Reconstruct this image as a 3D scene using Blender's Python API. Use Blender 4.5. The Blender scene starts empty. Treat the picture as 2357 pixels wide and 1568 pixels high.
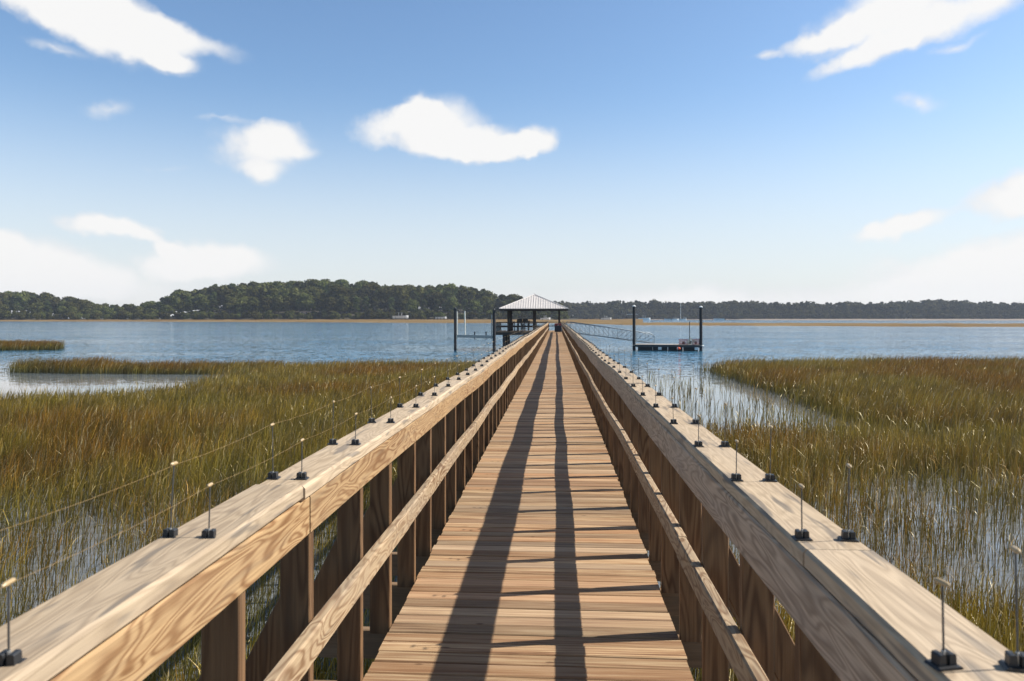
import bpy, math, random
import numpy as np
from mathutils import Vector, Matrix
R = math.radians
scene = bpy.context.scene
COL = scene.collection
rng = np.random.default_rng(7)
random.seed(7)

# ------------------------------------------------------------------ camera, sky, sun, exposure
CAM_Z = 3.1
YAW = R(3.42)
F = 1700.0; CX = 1178.5; HY = 731.0          # focal length, centre and horizon on a 2357 px wide frame
cam_d = bpy.data.cameras.new('camera')
cam = bpy.data.objects.new('camera', cam_d); COL.objects.link(cam)
cam.location = (0, 0, CAM_Z)
cam.rotation_euler = (R(90), 0, YAW)
cam_d.sensor_width = 36; cam_d.lens = 36 * F / 2357
cam_d.shift_y = -(784 - HY) / 2357
cam_d.clip_start = 0.05; cam_d.clip_end = 12000
cam_d.dof.use_dof = True; cam_d.dof.focus_distance = 6.0; cam_d.dof.aperture_fstop = 7.1
scene.camera = cam

SUN_EL = R(42.0); SUN_FWD = R(11.7)          # sun: to the right, slightly ahead of the camera
sun_vec = Vector((math.cos(SUN_EL) * math.cos(SUN_FWD), math.cos(SUN_EL) * math.sin(SUN_FWD), math.sin(SUN_EL)))
sd = bpy.data.lights.new('sun', 'SUN'); sd.energy = 5.0; sd.angle = R(0.53); sd.color = (1.0, 0.93, 0.82)
sun = bpy.data.objects.new('sun', sd); COL.objects.link(sun)
sun.rotation_euler = (-sun_vec).to_track_quat('-Z', 'Y').to_euler()
sun.location = (60, 10, 60)

scene.view_settings.view_transform = 'Standard'
scene.view_settings.look = 'None'
scene.view_settings.exposure = 0.60
scene.view_settings.gamma = 1.0
scene.cycles.max_bounces = 8
scene.cycles.transparent_max_bounces = 8
scene.cycles.volume_bounces = 0
scene.cycles.use_denoising = True

def px_dir(px, py):
    xc = (px - CX) / F; zc = (HY - py) / F
    return math.atan(xc) - YAW, math.atan(zc / math.sqrt(1 + xc * xc))

world = bpy.data.worlds.new('World'); scene.world = world
world.use_nodes = True
wt = world.node_tree; wn = wt.nodes; wl = wt.links
wn.clear()
def WN(t, **kw):
    n = wn.new(t)
    for k, v in kw.items(): setattr(n, k, v)
    return n
def wmath(op, a, b=None, clamp=False):
    n = WN('ShaderNodeMath', operation=op); n.use_clamp = clamp
    for i, v in enumerate((a, b)):
        if v is None: continue
        if isinstance(v, (int, float)): n.inputs[i].default_value = v
        else: wl.new(v, n.inputs[i])
    return n.outputs[0]
sky = WN('ShaderNodeTexSky', sky_type='NISHITA', sun_disc=False)
sky.sun_elevation = SUN_EL; sky.sun_rotation = R(90) - SUN_FWD
sky.altitude = 0; sky.air_density = 1.0; sky.dust_density = 0.6; sky.ozone_density = 1.4
bg_sky = WN('ShaderNodeBackground'); bg_sky.inputs['Strength'].default_value = 0.112
tc = WN('ShaderNodeTexCoord')
sep = WN('ShaderNodeSeparateXYZ'); wl.new(tc.outputs['Generated'], sep.inputs[0])
el = wmath('ARCSINE', sep.outputs[2])
az = wmath('ARCTAN2', sep.outputs[0], sep.outputs[1])
sat = WN('ShaderNodeHueSaturation'); sat.inputs['Saturation'].default_value = 1.12
wl.new(sky.outputs[0], sat.inputs['Color'])
# upper sky above the frame darkened to cut fill light in the shadows
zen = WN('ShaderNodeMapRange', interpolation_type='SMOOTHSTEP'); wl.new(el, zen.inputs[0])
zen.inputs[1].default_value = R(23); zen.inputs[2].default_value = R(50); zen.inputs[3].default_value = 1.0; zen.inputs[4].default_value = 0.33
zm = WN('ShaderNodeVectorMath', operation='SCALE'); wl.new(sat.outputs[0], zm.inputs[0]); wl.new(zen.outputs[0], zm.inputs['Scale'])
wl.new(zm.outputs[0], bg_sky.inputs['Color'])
crd = WN('ShaderNodeCombineXYZ'); wl.new(az, crd.inputs[0]); wl.new(el, crd.inputs[1])
nz = WN('ShaderNodeTexNoise'); nz.inputs['Scale'].default_value = 9; nz.inputs['Detail'].default_value = 5
nz.inputs['Roughness'].default_value = 0.55
wl.new(crd.outputs[0], nz.inputs['Vector'])
nz3 = WN('ShaderNodeTexNoise'); nz3.inputs['Scale'].default_value = 34; nz3.inputs['Detail'].default_value = 5
wl.new(crd.outputs[0], nz3.inputs['Vector'])
dv3 = WN('ShaderNodeVectorMath', operation='MULTIPLY_ADD'); wl.new(nz3.outputs['Color'], dv3.inputs[0])
dv3.inputs[1].default_value = (0.026, 0.02, 0); dv3.inputs[2].default_value = (-0.013, -0.01, 0)
crd2 = WN('ShaderNodeVectorMath', operation='ADD'); wl.new(crd.outputs[0], crd2.inputs[0]); wl.new(dv3.outputs[0], crd2.inputs[1])
dv = WN('ShaderNodeVectorMath', operation='MULTIPLY_ADD')
wl.new(nz.outputs['Color'], dv.inputs[0]); dv.inputs[1].default_value = (0.05, 0.035, 0); dv.inputs[2].default_value = (-0.025, -0.0175, 0)
cv = WN('ShaderNodeVectorMath', operation='ADD'); wl.new(crd2.outputs[0], cv.inputs[0]); wl.new(dv.outputs[0], cv.inputs[1])
BLOBS = [  # centre and radii on the frame, tilt, weight
    (185, 12, 240, 80, -18, 1.0), (320, 62, 145, 62, -25, .9), (440, 84, 140, 28, -14, .8), (395, 137, 60, 22, 0, .8), (100, 0, 190, 50, -20, 1.0),
    (125, 107, 62, 15, -5, .45), (238, 237, 55, 28, 10, .55), (605, 338, 135, 66, 5, .95), (600, 395, 62, 30, 0, .75), (690, 345, 60, 22, 0, .45), (515, 270, 60, 13, 8, .42), (635, 305, 75, 42, 0, .7),
    (380, 393, 60, 9, 0, .25),
    (915, 295, 115, 50, 0, 1.1), (1025, 285, 125, 75, -8, 1.2), (1050, 345, 160, 34, -4, 1.0), (1130, 330, 110, 42, -6, .9), (1170, 345, 125, 30, 3, .9), (1235, 325, 60, 34, 5, 1.0), (965, 262, 75, 40, 10, .8),
    (2060, 25, 220, 66, 12, 1.0), (1920, 76, 165, 26, 11, .8), (2270, 12, 170, 38, 14, .85), (1990, 124, 140, 26, 17, .75), (2065, 92, 135, 38, 15, .7),
    (2200, 102, 80, 13, 8, .45), (1757, 130, 40, 12, -5, .35), (2110, 230, 55, 23, -12, .55),
    (2375, 440, 130, 58, 8, 1.7), (2072, 526, 108, 30, 14, 1.5), (2330, 620, 240, 72, 10, 1.5), (2200, 660, 320, 60, 0, .6), (2045, 605, 80, 26, 0, .4), (1620, 685, 380, 40, 0, .45),
    (250, 518, 112, 28, -4, 1.4), (375, 562, 90, 18, -28, .8), (490, 600, 150, 50, 0, 1.5), (50, 615, 200, 75, -8, 1.5), (0, 552, 50, 26, 0, .55), (250, 640, 340, 50, 0, .55),
    (1650, 700, 1900, 60, 0, .3), (700, 705, 1900, 50, 0, .22),
]
acc = None
for (bx, by, rx, ry, rot, w) in BLOBS:
    a0, e0 = px_dir(bx, by)
    mp = WN('ShaderNodeMapping', vector_type='TEXTURE')
    mp.inputs['Location'].default_value = (a0, e0, 0)
    mp.inputs['Rotation'].default_value = (0, 0, R(rot))
    mp.inputs['Scale'].default_value = (rx / F * 1.05, ry / F * 1.05, 1)
    wl.new(cv.outputs[0], mp.inputs['Vector'])
    g = WN('ShaderNodeTexGradient', gradient_type='SPHERICAL'); wl.new(mp.outputs[0], g.inputs[0])
    f = wmath('MULTIPLY', g.outputs['Fac'], w)
    acc = f if acc is None else wmath('ADD', acc, f)
nz2 = WN('ShaderNodeTexNoise'); nz2.inputs['Scale'].default_value = 17; nz2.inputs['Detail'].default_value = 7; nz2.inputs['Roughness'].default_value = .6
wl.new(crd.outputs[0], nz2.inputs['Vector'])
nn = wmath('MULTIPLY', wmath('SUBTRACT', nz2.outputs['Fac'], 0.5), 0.75)
gate = wmath('MULTIPLY', acc, 6.0, clamp=True)
vv = wmath('ADD', acc, wmath('MULTIPLY', nn, gate))
mr = WN('ShaderNodeMapRange', interpolation_type='SMOOTHSTEP'); wl.new(vv, mr.inputs[0])
mr.inputs[1].default_value = 0.03; mr.inputs[2].default_value = 0.78; mr.inputs[3].default_value = 0; mr.inputs[4].default_value = 0.97
bg_cl = WN('ShaderNodeBackground'); clc = WN('ShaderNodeMix', data_type='RGBA'); clc.inputs[6].default_value = (.82, .835, .87, 1); clc.inputs[7].default_value = (1.0, .99, .975, 1); bg_cl.inputs['Strength'].default_value = 0.64
clr = WN('ShaderNodeMapRange'); wl.new(wmath('ADD', wmath('MULTIPLY', nz.outputs['Fac'], .7), wmath('MULTIPLY', acc, .35)), clr.inputs[0])
clr.inputs[1].default_value = .26; clr.inputs[2].default_value = .60; wl.new(clr.outputs[0], clc.inputs[0]); wl.new(clc.outputs[2], bg_cl.inputs['Color'])
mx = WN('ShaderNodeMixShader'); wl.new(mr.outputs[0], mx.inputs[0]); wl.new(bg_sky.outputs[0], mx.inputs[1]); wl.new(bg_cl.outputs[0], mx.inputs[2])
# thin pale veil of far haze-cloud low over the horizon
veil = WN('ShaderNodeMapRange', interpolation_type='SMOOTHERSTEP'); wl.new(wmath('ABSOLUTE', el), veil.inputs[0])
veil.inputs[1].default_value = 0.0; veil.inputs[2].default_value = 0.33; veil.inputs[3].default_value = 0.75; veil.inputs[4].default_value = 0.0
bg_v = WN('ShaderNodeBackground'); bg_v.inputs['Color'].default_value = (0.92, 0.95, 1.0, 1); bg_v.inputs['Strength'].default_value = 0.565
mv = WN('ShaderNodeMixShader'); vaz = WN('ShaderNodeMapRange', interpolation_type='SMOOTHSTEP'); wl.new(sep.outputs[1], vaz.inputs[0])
vaz.inputs[1].default_value = -0.2; vaz.inputs[2].default_value = 0.55; vaz.inputs[3].default_value = 0.12; vaz.inputs[4].default_value = 1.0  # veil cut back behind the camera to lower fill on camera-facing faces
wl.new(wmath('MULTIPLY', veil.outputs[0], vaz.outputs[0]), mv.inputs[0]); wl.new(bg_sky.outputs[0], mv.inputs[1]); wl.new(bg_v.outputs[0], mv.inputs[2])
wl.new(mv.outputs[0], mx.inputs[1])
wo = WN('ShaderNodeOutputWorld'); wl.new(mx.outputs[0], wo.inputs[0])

# ------------------------------------------------------------------ helpers
def to_world(xc, d):
    c, s = math.cos(YAW), math.sin(YAW)
    return xc * c - d * s, xc * s + d * c
def gp(px, py, z=0.0):                        # ground point seen at (px, py), on the level z
    d = (CAM_Z - z) * F / (py - HY)
    x, y = to_world((px - CX) * d / F, d)
    return Vector((x, y, z))
def at(px, py, d):                            # point seen at (px, py), d metres away
    x, y = to_world((px - CX) * d / F, d)
    return Vector((x, y, CAM_Z + (HY - py) * d / F))

def tag(o, label=None, cat=None, group=None, kind=None):
    if label: o['label'] = label
    if cat: o['category'] = cat
    if group: o['group'] = group
    if kind: o['kind'] = kind
    return o
def empty(name, loc, label=None, cat=None, group=None, rz=0):
    o = bpy.data.objects.new(name, None); COL.objects.link(o)
    o.empty_display_size = 0.2
    o.location = loc; o.rotation_euler = (0, 0, rz)
    return tag(o, label, cat, group)

class MB:
    """collects shapes, builds one mesh object"""
    def __init__(self): self.v = []; self.f = []; self.s = []; self.sm = []
    def add(self, verts, faces, seed=None, smooth=False):
        b = len(self.v)
        self.v.extend([tuple(p) for p in verts])
        sd_ = seed if seed is not None else (random.random(), random.random(), random.random())
        for f in faces:
            self.f.append([i + b for i in f]); self.s.append(sd_); self.sm.append(smooth)
    def prism(self, prof, path, right=None, seed=None, smooth=False, cap=True):
        """prof: (a, b) points; path: points; a goes along `right`, b along up"""
        n = len(prof); V = []; Fc = []
        P = [Vector(p) for p in path]
        for i, p in enumerate(P):
            t = (P[min(i + 1, len(P) - 1)] - P[max(i - 1, 0)]).normalized()
            if right is None:
                up = Vector((0, 0, 1)) if abs(t.z) < 0.95 else Vector((0, 1, 0))
                r = t.cross(up).normalized()
            else:
                r = Vector(right); r = (r - t * r.dot(t)).normalized()
            u = r.cross(t).normalized()
            for a, b in prof: V.append(p + r * a + u * b)
        for i in range(len(P) - 1):
            for j in range(n):
                k = (j + 1) % n
                Fc.append((i * n + j, i * n + k, (i + 1) * n + k, (i + 1) * n + j))
        if cap:
            Fc.append(tuple(range(n))[::-1]); Fc.append(tuple((len(P) - 1) * n + j for j in range(n)))
        self.add(V, Fc, seed, smooth)
    def bar(self, p0, p1, w, h, ch=0.004, right=None, seed=None):
        self.prism(rect(w, h, ch), [p0, p1], right, seed)
    def box(self, c, size, ch=0.004, seed=None):
        x, y, z = c; a, b, h = size
        self.bar((x, y - b / 2, z), (x, y + b / 2, z), a, h, min(ch, a * .3, h * .3), (1, 0, 0), seed)
    def tube(self, p0, p1, r, n=8, r1=None, seed=None):
        r1 = r if r1 is None else r1
        P0 = Vector(p0); P1 = Vector(p1); t = (P1 - P0).normalized()
        a = t.cross(Vector((0, 0, 1)) if abs(t.z) < .95 else Vector((1, 0, 0))).normalized(); b = t.cross(a)
        V = []
        for P, rr in ((P0, r), (P1, r1)):
            for k in range(n):
                q = 2 * math.pi * k / n; V.append(P + a * math.cos(q) * rr + b * math.sin(q) * rr)
        Fc = [(k, (k + 1) % n, n + (k + 1) % n, n + k) for k in range(n)]
        sd_ = seed if seed is not None else (random.random(), random.random(), random.random())
        self.add(V, Fc, sd_, True)
        self.add(V, [tuple(range(n))[::-1], tuple(range(n, 2 * n))], sd_, False)
    def path_tube(self, pts, r, n=7, seed=None):
        prof = [(math.cos(2 * math.pi * k / n) * r, math.sin(2 * math.pi * k / n) * r) for k in range(n)]
        self.prism(prof, pts, None, seed, True)
    def mesh(self, name, mat):
        me = bpy.data.meshes.new(name)
        me.from_pydata(self.v, [], self.f)
        at_ = me.attributes.new('bd', 'FLOAT_COLOR', 'FACE')
        arr = np.ones((len(self.f), 4), np.float32); arr[:, :3] = np.array(self.s, np.float32)
        at_.data.foreach_set('color', arr.ravel())
        me.polygons.foreach_set('use_smooth', np.array(self.sm, bool))
        me.materials.append(mat); me.update()
        return me
    def build(self, name, mat, parent=None):
        return link(name, self.mesh(name, mat), parent)
def link(name, me, parent=None, loc=None):
    o = bpy.data.objects.new(name, me); COL.objects.link(o)
    if parent is not None:
        o.parent = parent
        if loc is None:                       # vertices given in world space
            o.matrix_parent_inverse = parent_inv(parent)
    if loc is not None: o.location = loc
    return o
def parent_inv(p):
    m = Matrix.LocRotScale(p.location, p.rotation_euler, p.scale)
    if p.parent: m = p.parent_world @ m if hasattr(p, 'parent_world') else m
    if p.type != 'EMPTY': m = Matrix.Identity(4)          # parts built in world space sit at the origin
    return m.inverted()
def rect(w, h, ch):
    a, b = w / 2, h / 2; c = ch
    return [(-a + c, -b), (a - c, -b), (a, -b + c), (a, b - c), (a - c, b), (-a + c, b), (-a, b - c), (-a, -b + c)]
def copy_tree(o, parent=None):
    c = o.copy(); COL.objects.link(c)
    if parent is not None: c.parent = parent
    for ch in list(o.children): copy_tree(ch, c)
    return c

# ------------------------------------------------------------------ materials
class NT:
    def __init__(self, name):
        self.m = bpy.data.materials.new(name); self.m.use_nodes = True
        self.t = self.m.node_tree; self.t.nodes.clear()
        self.out = self.n('ShaderNodeOutputMaterial')
    def n(self, t, ins=None, **kw):
        x = self.t.nodes.new(t)
        for k, v in kw.items(): setattr(x, k, v)
        for k, v in (ins or {}).items(): self.set(x, k, v)
        return x
    def set(self, x, k, v):
        s = x.inputs[k]
        if isinstance(v, bpy.types.NodeSocket): self.t.links.new(v, s)
        else: s.default_value = v
    def math(self, op, a, b=0.0, clamp=False):
        x = self.n('ShaderNodeMath', {0: a, 1: b}, operation=op); x.use_clamp = clamp; return x.outputs[0]
    def ramp(self, fac, stops, interp='LINEAR'):
        x = self.n('ShaderNodeValToRGB', {0: fac}); cr = x.color_ramp; cr.interpolation = interp
        while len(cr.elements) < len(stops): cr.elements.new(0.5)
        for e, (p, c) in zip(cr.elements, stops):
            e.position = p; e.color = (*c, 1) if len(c) == 3 else c
        return x.outputs[0]
    def mix(self, fac, a, b, blend='MIX'):
        x = self.n('ShaderNodeMix', data_type='RGBA', blend_type=blend)
        for i, v in ((0, fac), (6, a), (7, b)):
            if isinstance(v, tuple) and len(v) == 3: v = (*v, 1)
            self.set(x, i, v)
        return x.outputs[2]
    def noise(self, vec, scale=1.0, detail=3.0, rough=0.5, dist=0.0):
        return self.n('ShaderNodeTexNoise', {'Vector': vec, 'Scale': scale, 'Detail': detail, 'Roughness': rough, 'Distortion': dist}).outputs['Fac']
    def vmul(self, v, s):
        return self.n('ShaderNodeVectorMath', {0: v, 1: s}, operation='MULTIPLY').outputs[0]
    def vadd(self, v, s):
        return self.n('ShaderNodeVectorMath', {0: v, 1: s}, operation='ADD').outputs[0]
    def principled(self, **k):
        p = self.n('ShaderNodeBsdfPrincipled')
        for a, b in k.items():
            a = a.replace('_', ' ')
            if isinstance(b, tuple) and len(b) == 3: b = (*b, 1)
            self.set(p, a, b)
        self.t.links.new(p.outputs[0], self.out.inputs[0])
        return p
    def bump(self, h, strength, dist):
        return self.n('ShaderNodeBump', {'Height': h, 'Strength': strength, 'Distance': dist}).outputs[0]

def simple(name, col, rough=0.6, metal=0.0, var=0.15, scale=3.0):
    k = NT(name)
    pos = k.n('ShaderNodeNewGeometry').outputs['Position']
    nzv = k.noise(pos, scale, 4)
    c = k.mix(nzv, tuple(x * (1 - var) for x in col), tuple(min(1, x * (1 + var)) for x in col))
    k.principled(Base_Color=c, Roughness=rough, Metallic=metal)
    return k.m

def wood(name, light, dark, grey, axis='Y', across=8.0, along=1.5, rings=40.0, contrast=0.75, greyness=0.3, fibre=150.0, dashes=.25):
    """sawn softwood: cathedral figure, fibres along the board, weathered grey patches, each board its own"""
    k = NT(name)
    obj = k.n('ShaderNodeTexCoord').outputs['Object']
    bd = k.n('ShaderNodeAttribute', attribute_name='bd')
    oi = k.n('ShaderNodeObjectInfo').outputs['Random']
    off = k.vadd(k.vmul(bd.outputs['Color'], (37.0, 53.0, 71.0)), k.n('ShaderNodeCombineXYZ', {0: k.math('MULTIPLY', oi, 31.0), 1: k.math('MULTIPLY', oi, 17.0), 2: k.math('MULTIPLY', oi, 47.0)}).outputs[0])
    def sc(ac, al):
        s = [ac, ac, ac]; s['XYZ'.index(axis)] = al; return tuple(s)
    p1 = k.vadd(k.vmul(obj, sc(across, along)), off)
    n1 = k.noise(p1, 1.0, 1.2, 0.35, 0.7)
    ring = k.math('SINE', k.math('MULTIPLY', n1, rings))
    ring = k.math('MULTIPLY_ADD', ring, 0.5); 
    ring.node.inputs[2].default_value = 0.5
    ring = k.math('POWER', ring, 1.6)
    vary = k.noise(k.vadd(k.vmul(obj, sc(3.0, 1.0)), off), 1.0, 2)
    ring = k.math('MULTIPLY', ring, k.n('ShaderNodeMapRange', {0: vary, 1: .35, 2: .65, 3: .5, 4: 1.0}).outputs[0])
    fib = k.noise(k.vadd(k.vmul(obj, sc(fibre, 4.0)), off), 1.0, 3, 0.6)
    blot = k.noise(k.vadd(k.vmul(obj, sc(5.0, 1.2)), off), 1.0, 4, 0.6)
    c = k.mix(k.math('MULTIPLY', ring, contrast), light, dark)
    c = k.mix(k.n('ShaderNodeMapRange', {0: fib, 1: .35, 2: .75, 3: 0.0, 4: .45}).outputs[0], c, tuple(x * .62 for x in dark))
    dash = k.noise(k.vadd(k.vmul(obj, sc(34.0, 3.6)), off), 1.0, 2, .5, .2)
    c = k.mix(k.math('MULTIPLY', k.n('ShaderNodeMapRange', {0: dash, 1: .55, 2: .66, 3: 0.0, 4: 1.0}, interpolation_type='SMOOTHSTEP').outputs[0], dashes), c, tuple(x * .38 for x in grey))
    c = k.mix(k.n('ShaderNodeMapRange', {0: blot, 1: .4, 2: .7, 3: 0.0, 4: greyness}).outputs[0], c, grey)
    tone = k.n('ShaderNodeSeparateColor', {0: bd.outputs['Color']}).outputs[0]
    hsv = k.n('ShaderNodeHueSaturation', {'Color': c, 'Value': k.n('ShaderNodeMapRange', {0: tone, 3: .84, 4: 1.14}).outputs[0]})
    h = k.math('ADD', k.math('MULTIPLY', ring, .4), fib)
    k.principled(Base_Color=hsv.outputs[0], Roughness=0.72, Specular_IOR_Level=0.25, Normal=k.bump(h, 0.35, 0.003))
    return k.m

M = {}
M['cap'] = wood('weathered_cap_wood', (.49, .385, .265), (.19, .13, .08), (.40, .34, .28), rings=56, across=18, along=2.8, contrast=.5, greyness=.3, dashes=.85)
M['fascia'] = wood('yellow_pine', (.45, .30, .155), (.15, .058, .016), (.40, .30, .20), rings=60, across=17, along=2.7, contrast=.9, greyness=.2)
M['fascia_shade'] = wood('shade_side_pine', (.60, .465, .335), (.21, .145, .095), (.46, .40, .34), rings=58, across=17, along=2.7, contrast=.85, greyness=.35)  # right rail pine: its shaded-side look put into a greyer, lighter colour
M['mid'] = wood('mid_rail_pine', (.46, .345, .22), (.15, .07, .028), (.35, .30, .24), across=17, along=3.8, rings=56, contrast=.95, greyness=.3)
M['post'] = wood('post_pine', (.24, .135, .065), (.085, .038, .016), (.19, .135, .09), axis='Z', across=11, along=1.2, rings=50, contrast=.9, greyness=.25)
M['joist'] = wood('joist_pine', (.22, .14, .08), (.11, .07, .04), (.2, .17, .13), axis='X', contrast=.5)
M['dark_wood'] = wood('dark_wet_wood', (.075, .055, .045), (.035, .028, .024), (.07, .065, .06), axis='Z', contrast=.5)
# deck boards: long streaks across the walk
def deck_mat():
    k = NT('deck_boards')
    obj = k.n('ShaderNodeTexCoord').outputs['Object']
    bd = k.n('ShaderNodeAttribute', attribute_name='bd').outputs['Color']
    off = k.vmul(bd, (61.0, 13.0, 9.0))
    a = k.noise(k.vadd(k.vmul(obj, (1.7, 75.0, 5.0)), off), 1.0, 4, .6, .25)
    b = k.noise(k.vadd(k.vmul(obj, (4.0, 260.0, 9.0)), off), 1.0, 3, .6)
    cth = k.math('SINE', k.math('MULTIPLY', k.noise(k.vadd(k.vmul(obj, (1.6, 16.0, 3.0)), off), 1.0, 1.5, .5, .3), 34.0))
    col = k.ramp(a, [(.30, (.11, .055, .028)), (.42, (.27, .155, .082)), (.53, (.40, .272, .152)), (.70, (.54, .40, .255))])
    col = k.mix(k.n('ShaderNodeMapRange', {0: cth, 1: .3, 2: 1.0, 3: 0.0, 4: .35}).outputs[0], col, (.27, .15, .075))
    col = k.mix(k.n('ShaderNodeMapRange', {0: b, 1: .5, 2: .78, 3: 0.0, 4: .6}).outputs[0], col, (.16, .10, .065))
    s = k.n('ShaderNodeSeparateColor', {0: bd})
    col = k.mix(k.n('ShaderNodeMapRange', {0: s.outputs[1], 1: .45, 2: 1.0, 3: 0.0, 4: .5}).outputs[0], col, (.43, .325, .225))
    col = k.mix(k.n('ShaderNodeMapRange', {0: s.outputs[2], 1: .55, 2: 1.0, 3: 0.0, 4: .6}).outputs[0], col, (.30, .15, .07))
    kn = k.n('ShaderNodeTexVoronoi', {'Vector': k.vadd(k.vmul(obj, (3.0, 9.0, 1.0)), off), 'Scale': 1.0}).outputs['Distance']
    col = k.mix(k.n('ShaderNodeMapRange', {0: kn, 1: .04, 2: .075, 3: .8, 4: 0.0}).outputs[0], col, (.10, .05, .025))
    hsv = k.n('ShaderNodeHueSaturation', {'Color': col, 'Value': k.n('ShaderNodeMapRange', {0: s.outputs[0], 3: .66, 4: 1.24}).outputs[0]})
    h = k.math('ADD', a, k.math('MULTIPLY', b, .6))
    k.principled(Base_Color=hsv.outputs[0], Roughness=.7, Specular_IOR_Level=.25, Normal=k.bump(h, .5, .004))
    return k.m
M['deck'] = deck_mat()
M['black'] = simple('black_plastic', (.018, .02, .024), .5)
M['rod'] = simple('grey_steel_rod', (.10, .10, .10), .45, .6)
M['galv'] = simple('galvanised_steel', (.55, .55, .54), .4, .7)
M['bead'] = simple('cream_insulator', (.42, .31, .17), .35)
M['wire'] = simple('braided_wire', (.30, .20, .085), .5)
M['pile'] = simple('tarred_piling', (.022, .022, .025), .75, 0, .5, 6)
M['pvc'] = simple('white_pvc', (.72, .70, .62), .4)
M['alu'] = simple('grey_aluminium', (.20, .23, .26), .4, .7)
M['alu_dark'] = simple('dull_aluminium', (.12, .15, .18), .45, .5)
M['roof'] = simple('pale_roof_metal', (.60, .575, .56), .5, .0, .06, 2)
M['black_chair'] = simple('black_powder_coat', (.008, .008, .010), .5)
M['box_dark'] = simple('navy_plastic', (.010, .012, .022), .5)
M['red'] = simple('dark_red_lid', (.20, .025, .025), .5)
M['float'] = simple('black_float', (.012, .012, .014), .55)
M['dockgrey'] = simple('grey_dock_frame', (.045, .047, .052), .6)
M['dockwood'] = simple('grey_dock_planks', (.36, .33, .30), .7)
M['white'] = simple('white_gelcoat', (.76, .76, .75), .35)
M['orange'] = simple('orange_red_plastic', (.72, .10, .03), .45)
M['navy'] = simple('navy_canvas', (.03, .04, .08), .6)
M['trapwire'] = simple('coated_trap_wire', (.30, .10, .11), .6)
M['trapgrey'] = simple('weathered_trap_wire', (.36, .36, .30), .6)
M['housewall'] = simple('tan_siding', (.30, .26, .17), .8)
M['housepink'] = simple('pink_stucco', (.30, .21, .17), .8)
M['houseroof'] = simple('grey_shingles', (.17, .16, .15), .85)
M['glass'] = simple('dark_window', (.02, .025, .03), .15)

# ------------------------------------------------------------------ setting: water, banks, hill
def water_mat():
    k = NT('creek_water')
    pos = k.n('ShaderNodeNewGeometry').outputs['Position']
    sp = k.n('ShaderNodeSeparateXYZ', {0: pos})
    dist = sp.outputs[1]
    patch = k.noise(k.vmul(pos, (.022, .075, 1.0)), 1.0, 4, .55, .4)
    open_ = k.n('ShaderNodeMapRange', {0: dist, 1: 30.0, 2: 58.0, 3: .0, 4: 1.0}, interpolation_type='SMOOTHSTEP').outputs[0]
    def slope(sc, det, amp):
        t = k.n('ShaderNodeTexNoise', {'Vector': k.vmul(pos, (1.0, 1.6, 1.0)), 'Scale': sc, 'Detail': det, 'Roughness': .6, 'Distortion': .3})
        v = k.n('ShaderNodeVectorMath', {0: t.outputs['Color'], 1: (.5, .5, .5)}, operation='SUBTRACT').outputs[0]
        return k.vmul(v, (amp, amp * 1.3, 0.0))
    sl = k.vadd(k.vadd(slope(.5, 2, .42), slope(2.3, 3, 1.35)), slope(7.0, 2, .8))
    a2 = k.n('ShaderNodeMath', {0: open_, 1: .72, 2: .022}, operation='MULTIPLY_ADD').outputs[0]
    amp = k.math('MULTIPLY', a2, k.n('ShaderNodeMapRange', {0: patch, 1: .32, 2: .68, 3: .35, 4: 1.25}).outputs[0])
    sc_ = k.n('ShaderNodeVectorMath', {0: sl, 'Scale': amp}, operation='SCALE').outputs[0]
    b = k.n('ShaderNodeVectorMath', {0: k.vadd(sc_, (0.0, 0.0, 1.0))}, operation='NORMALIZE')
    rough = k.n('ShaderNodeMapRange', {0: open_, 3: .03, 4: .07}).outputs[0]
    col = k.mix(open_, (.17, .18, .185), (.04, .145, .245))  # silty near water lifted paler to stand in for reflected sky
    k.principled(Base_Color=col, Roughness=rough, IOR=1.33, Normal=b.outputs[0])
    return k.m
M['water'] = water_mat()
mb = MB()
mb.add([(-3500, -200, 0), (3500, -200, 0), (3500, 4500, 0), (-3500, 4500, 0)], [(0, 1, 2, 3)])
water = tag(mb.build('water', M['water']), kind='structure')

def marsh_mat():
    k = NT('far_marsh')
    pos = k.n('ShaderNodeNewGeometry').outputs['Position']
    a = k.noise(k.vmul(pos, (.012, .06, 1.0)), 1.0, 4, .6)
    b = k.noise(pos, .7, 4, .7)
    c = k.ramp(a, [(.3, (.125, .075, .03)), (.48, (.18, .115, .045)), (.62, (.26, .185, .09)), (.75, (.12, .105, .045))])
    c = k.mix(k.math('MULTIPLY', b, .5), c, (.15, .10, .035))
    k.principled(Base_Color=c, Roughness=.9, Specular_IOR_Level=.1, Normal=k.bump(b, .8, .6))
    return k.m
M['marsh'] = marsh_mat()
M['mud'] = simple('mud_bank', (.20, .15, .10), .7, 0, .3, .3)
M['sand'] = simple('pale_sand', (.46, .40, .33), .85, 0, .2, .1)

def vnoise(x, y, s, seed=0):
    x = np.asarray(x, float) / s; y = np.asarray(y, float) / s
    xi = np.floor(x).astype(int); yi = np.floor(y).astype(int); fx = x - xi; fy = y - yi
    fx = fx * fx * (3 - 2 * fx); fy = fy * fy * (3 - 2 * fy)
    def h(a, b):
        n = (a * 374761393 + b * 668265263 + seed * 974634777) & 0x7fffffff
        n = ((n ^ (n >> 13)) * 1274126177) & 0x7fffffff
        return ((n ^ (n >> 16)) & 0xffff) / 65535.0
    return (h(xi, yi) * (1 - fx) + h(xi + 1, yi) * fx) * (1 - fy) + (h(xi, yi + 1) * (1 - fx) + h(xi + 1, yi + 1) * fx) * fy

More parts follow.
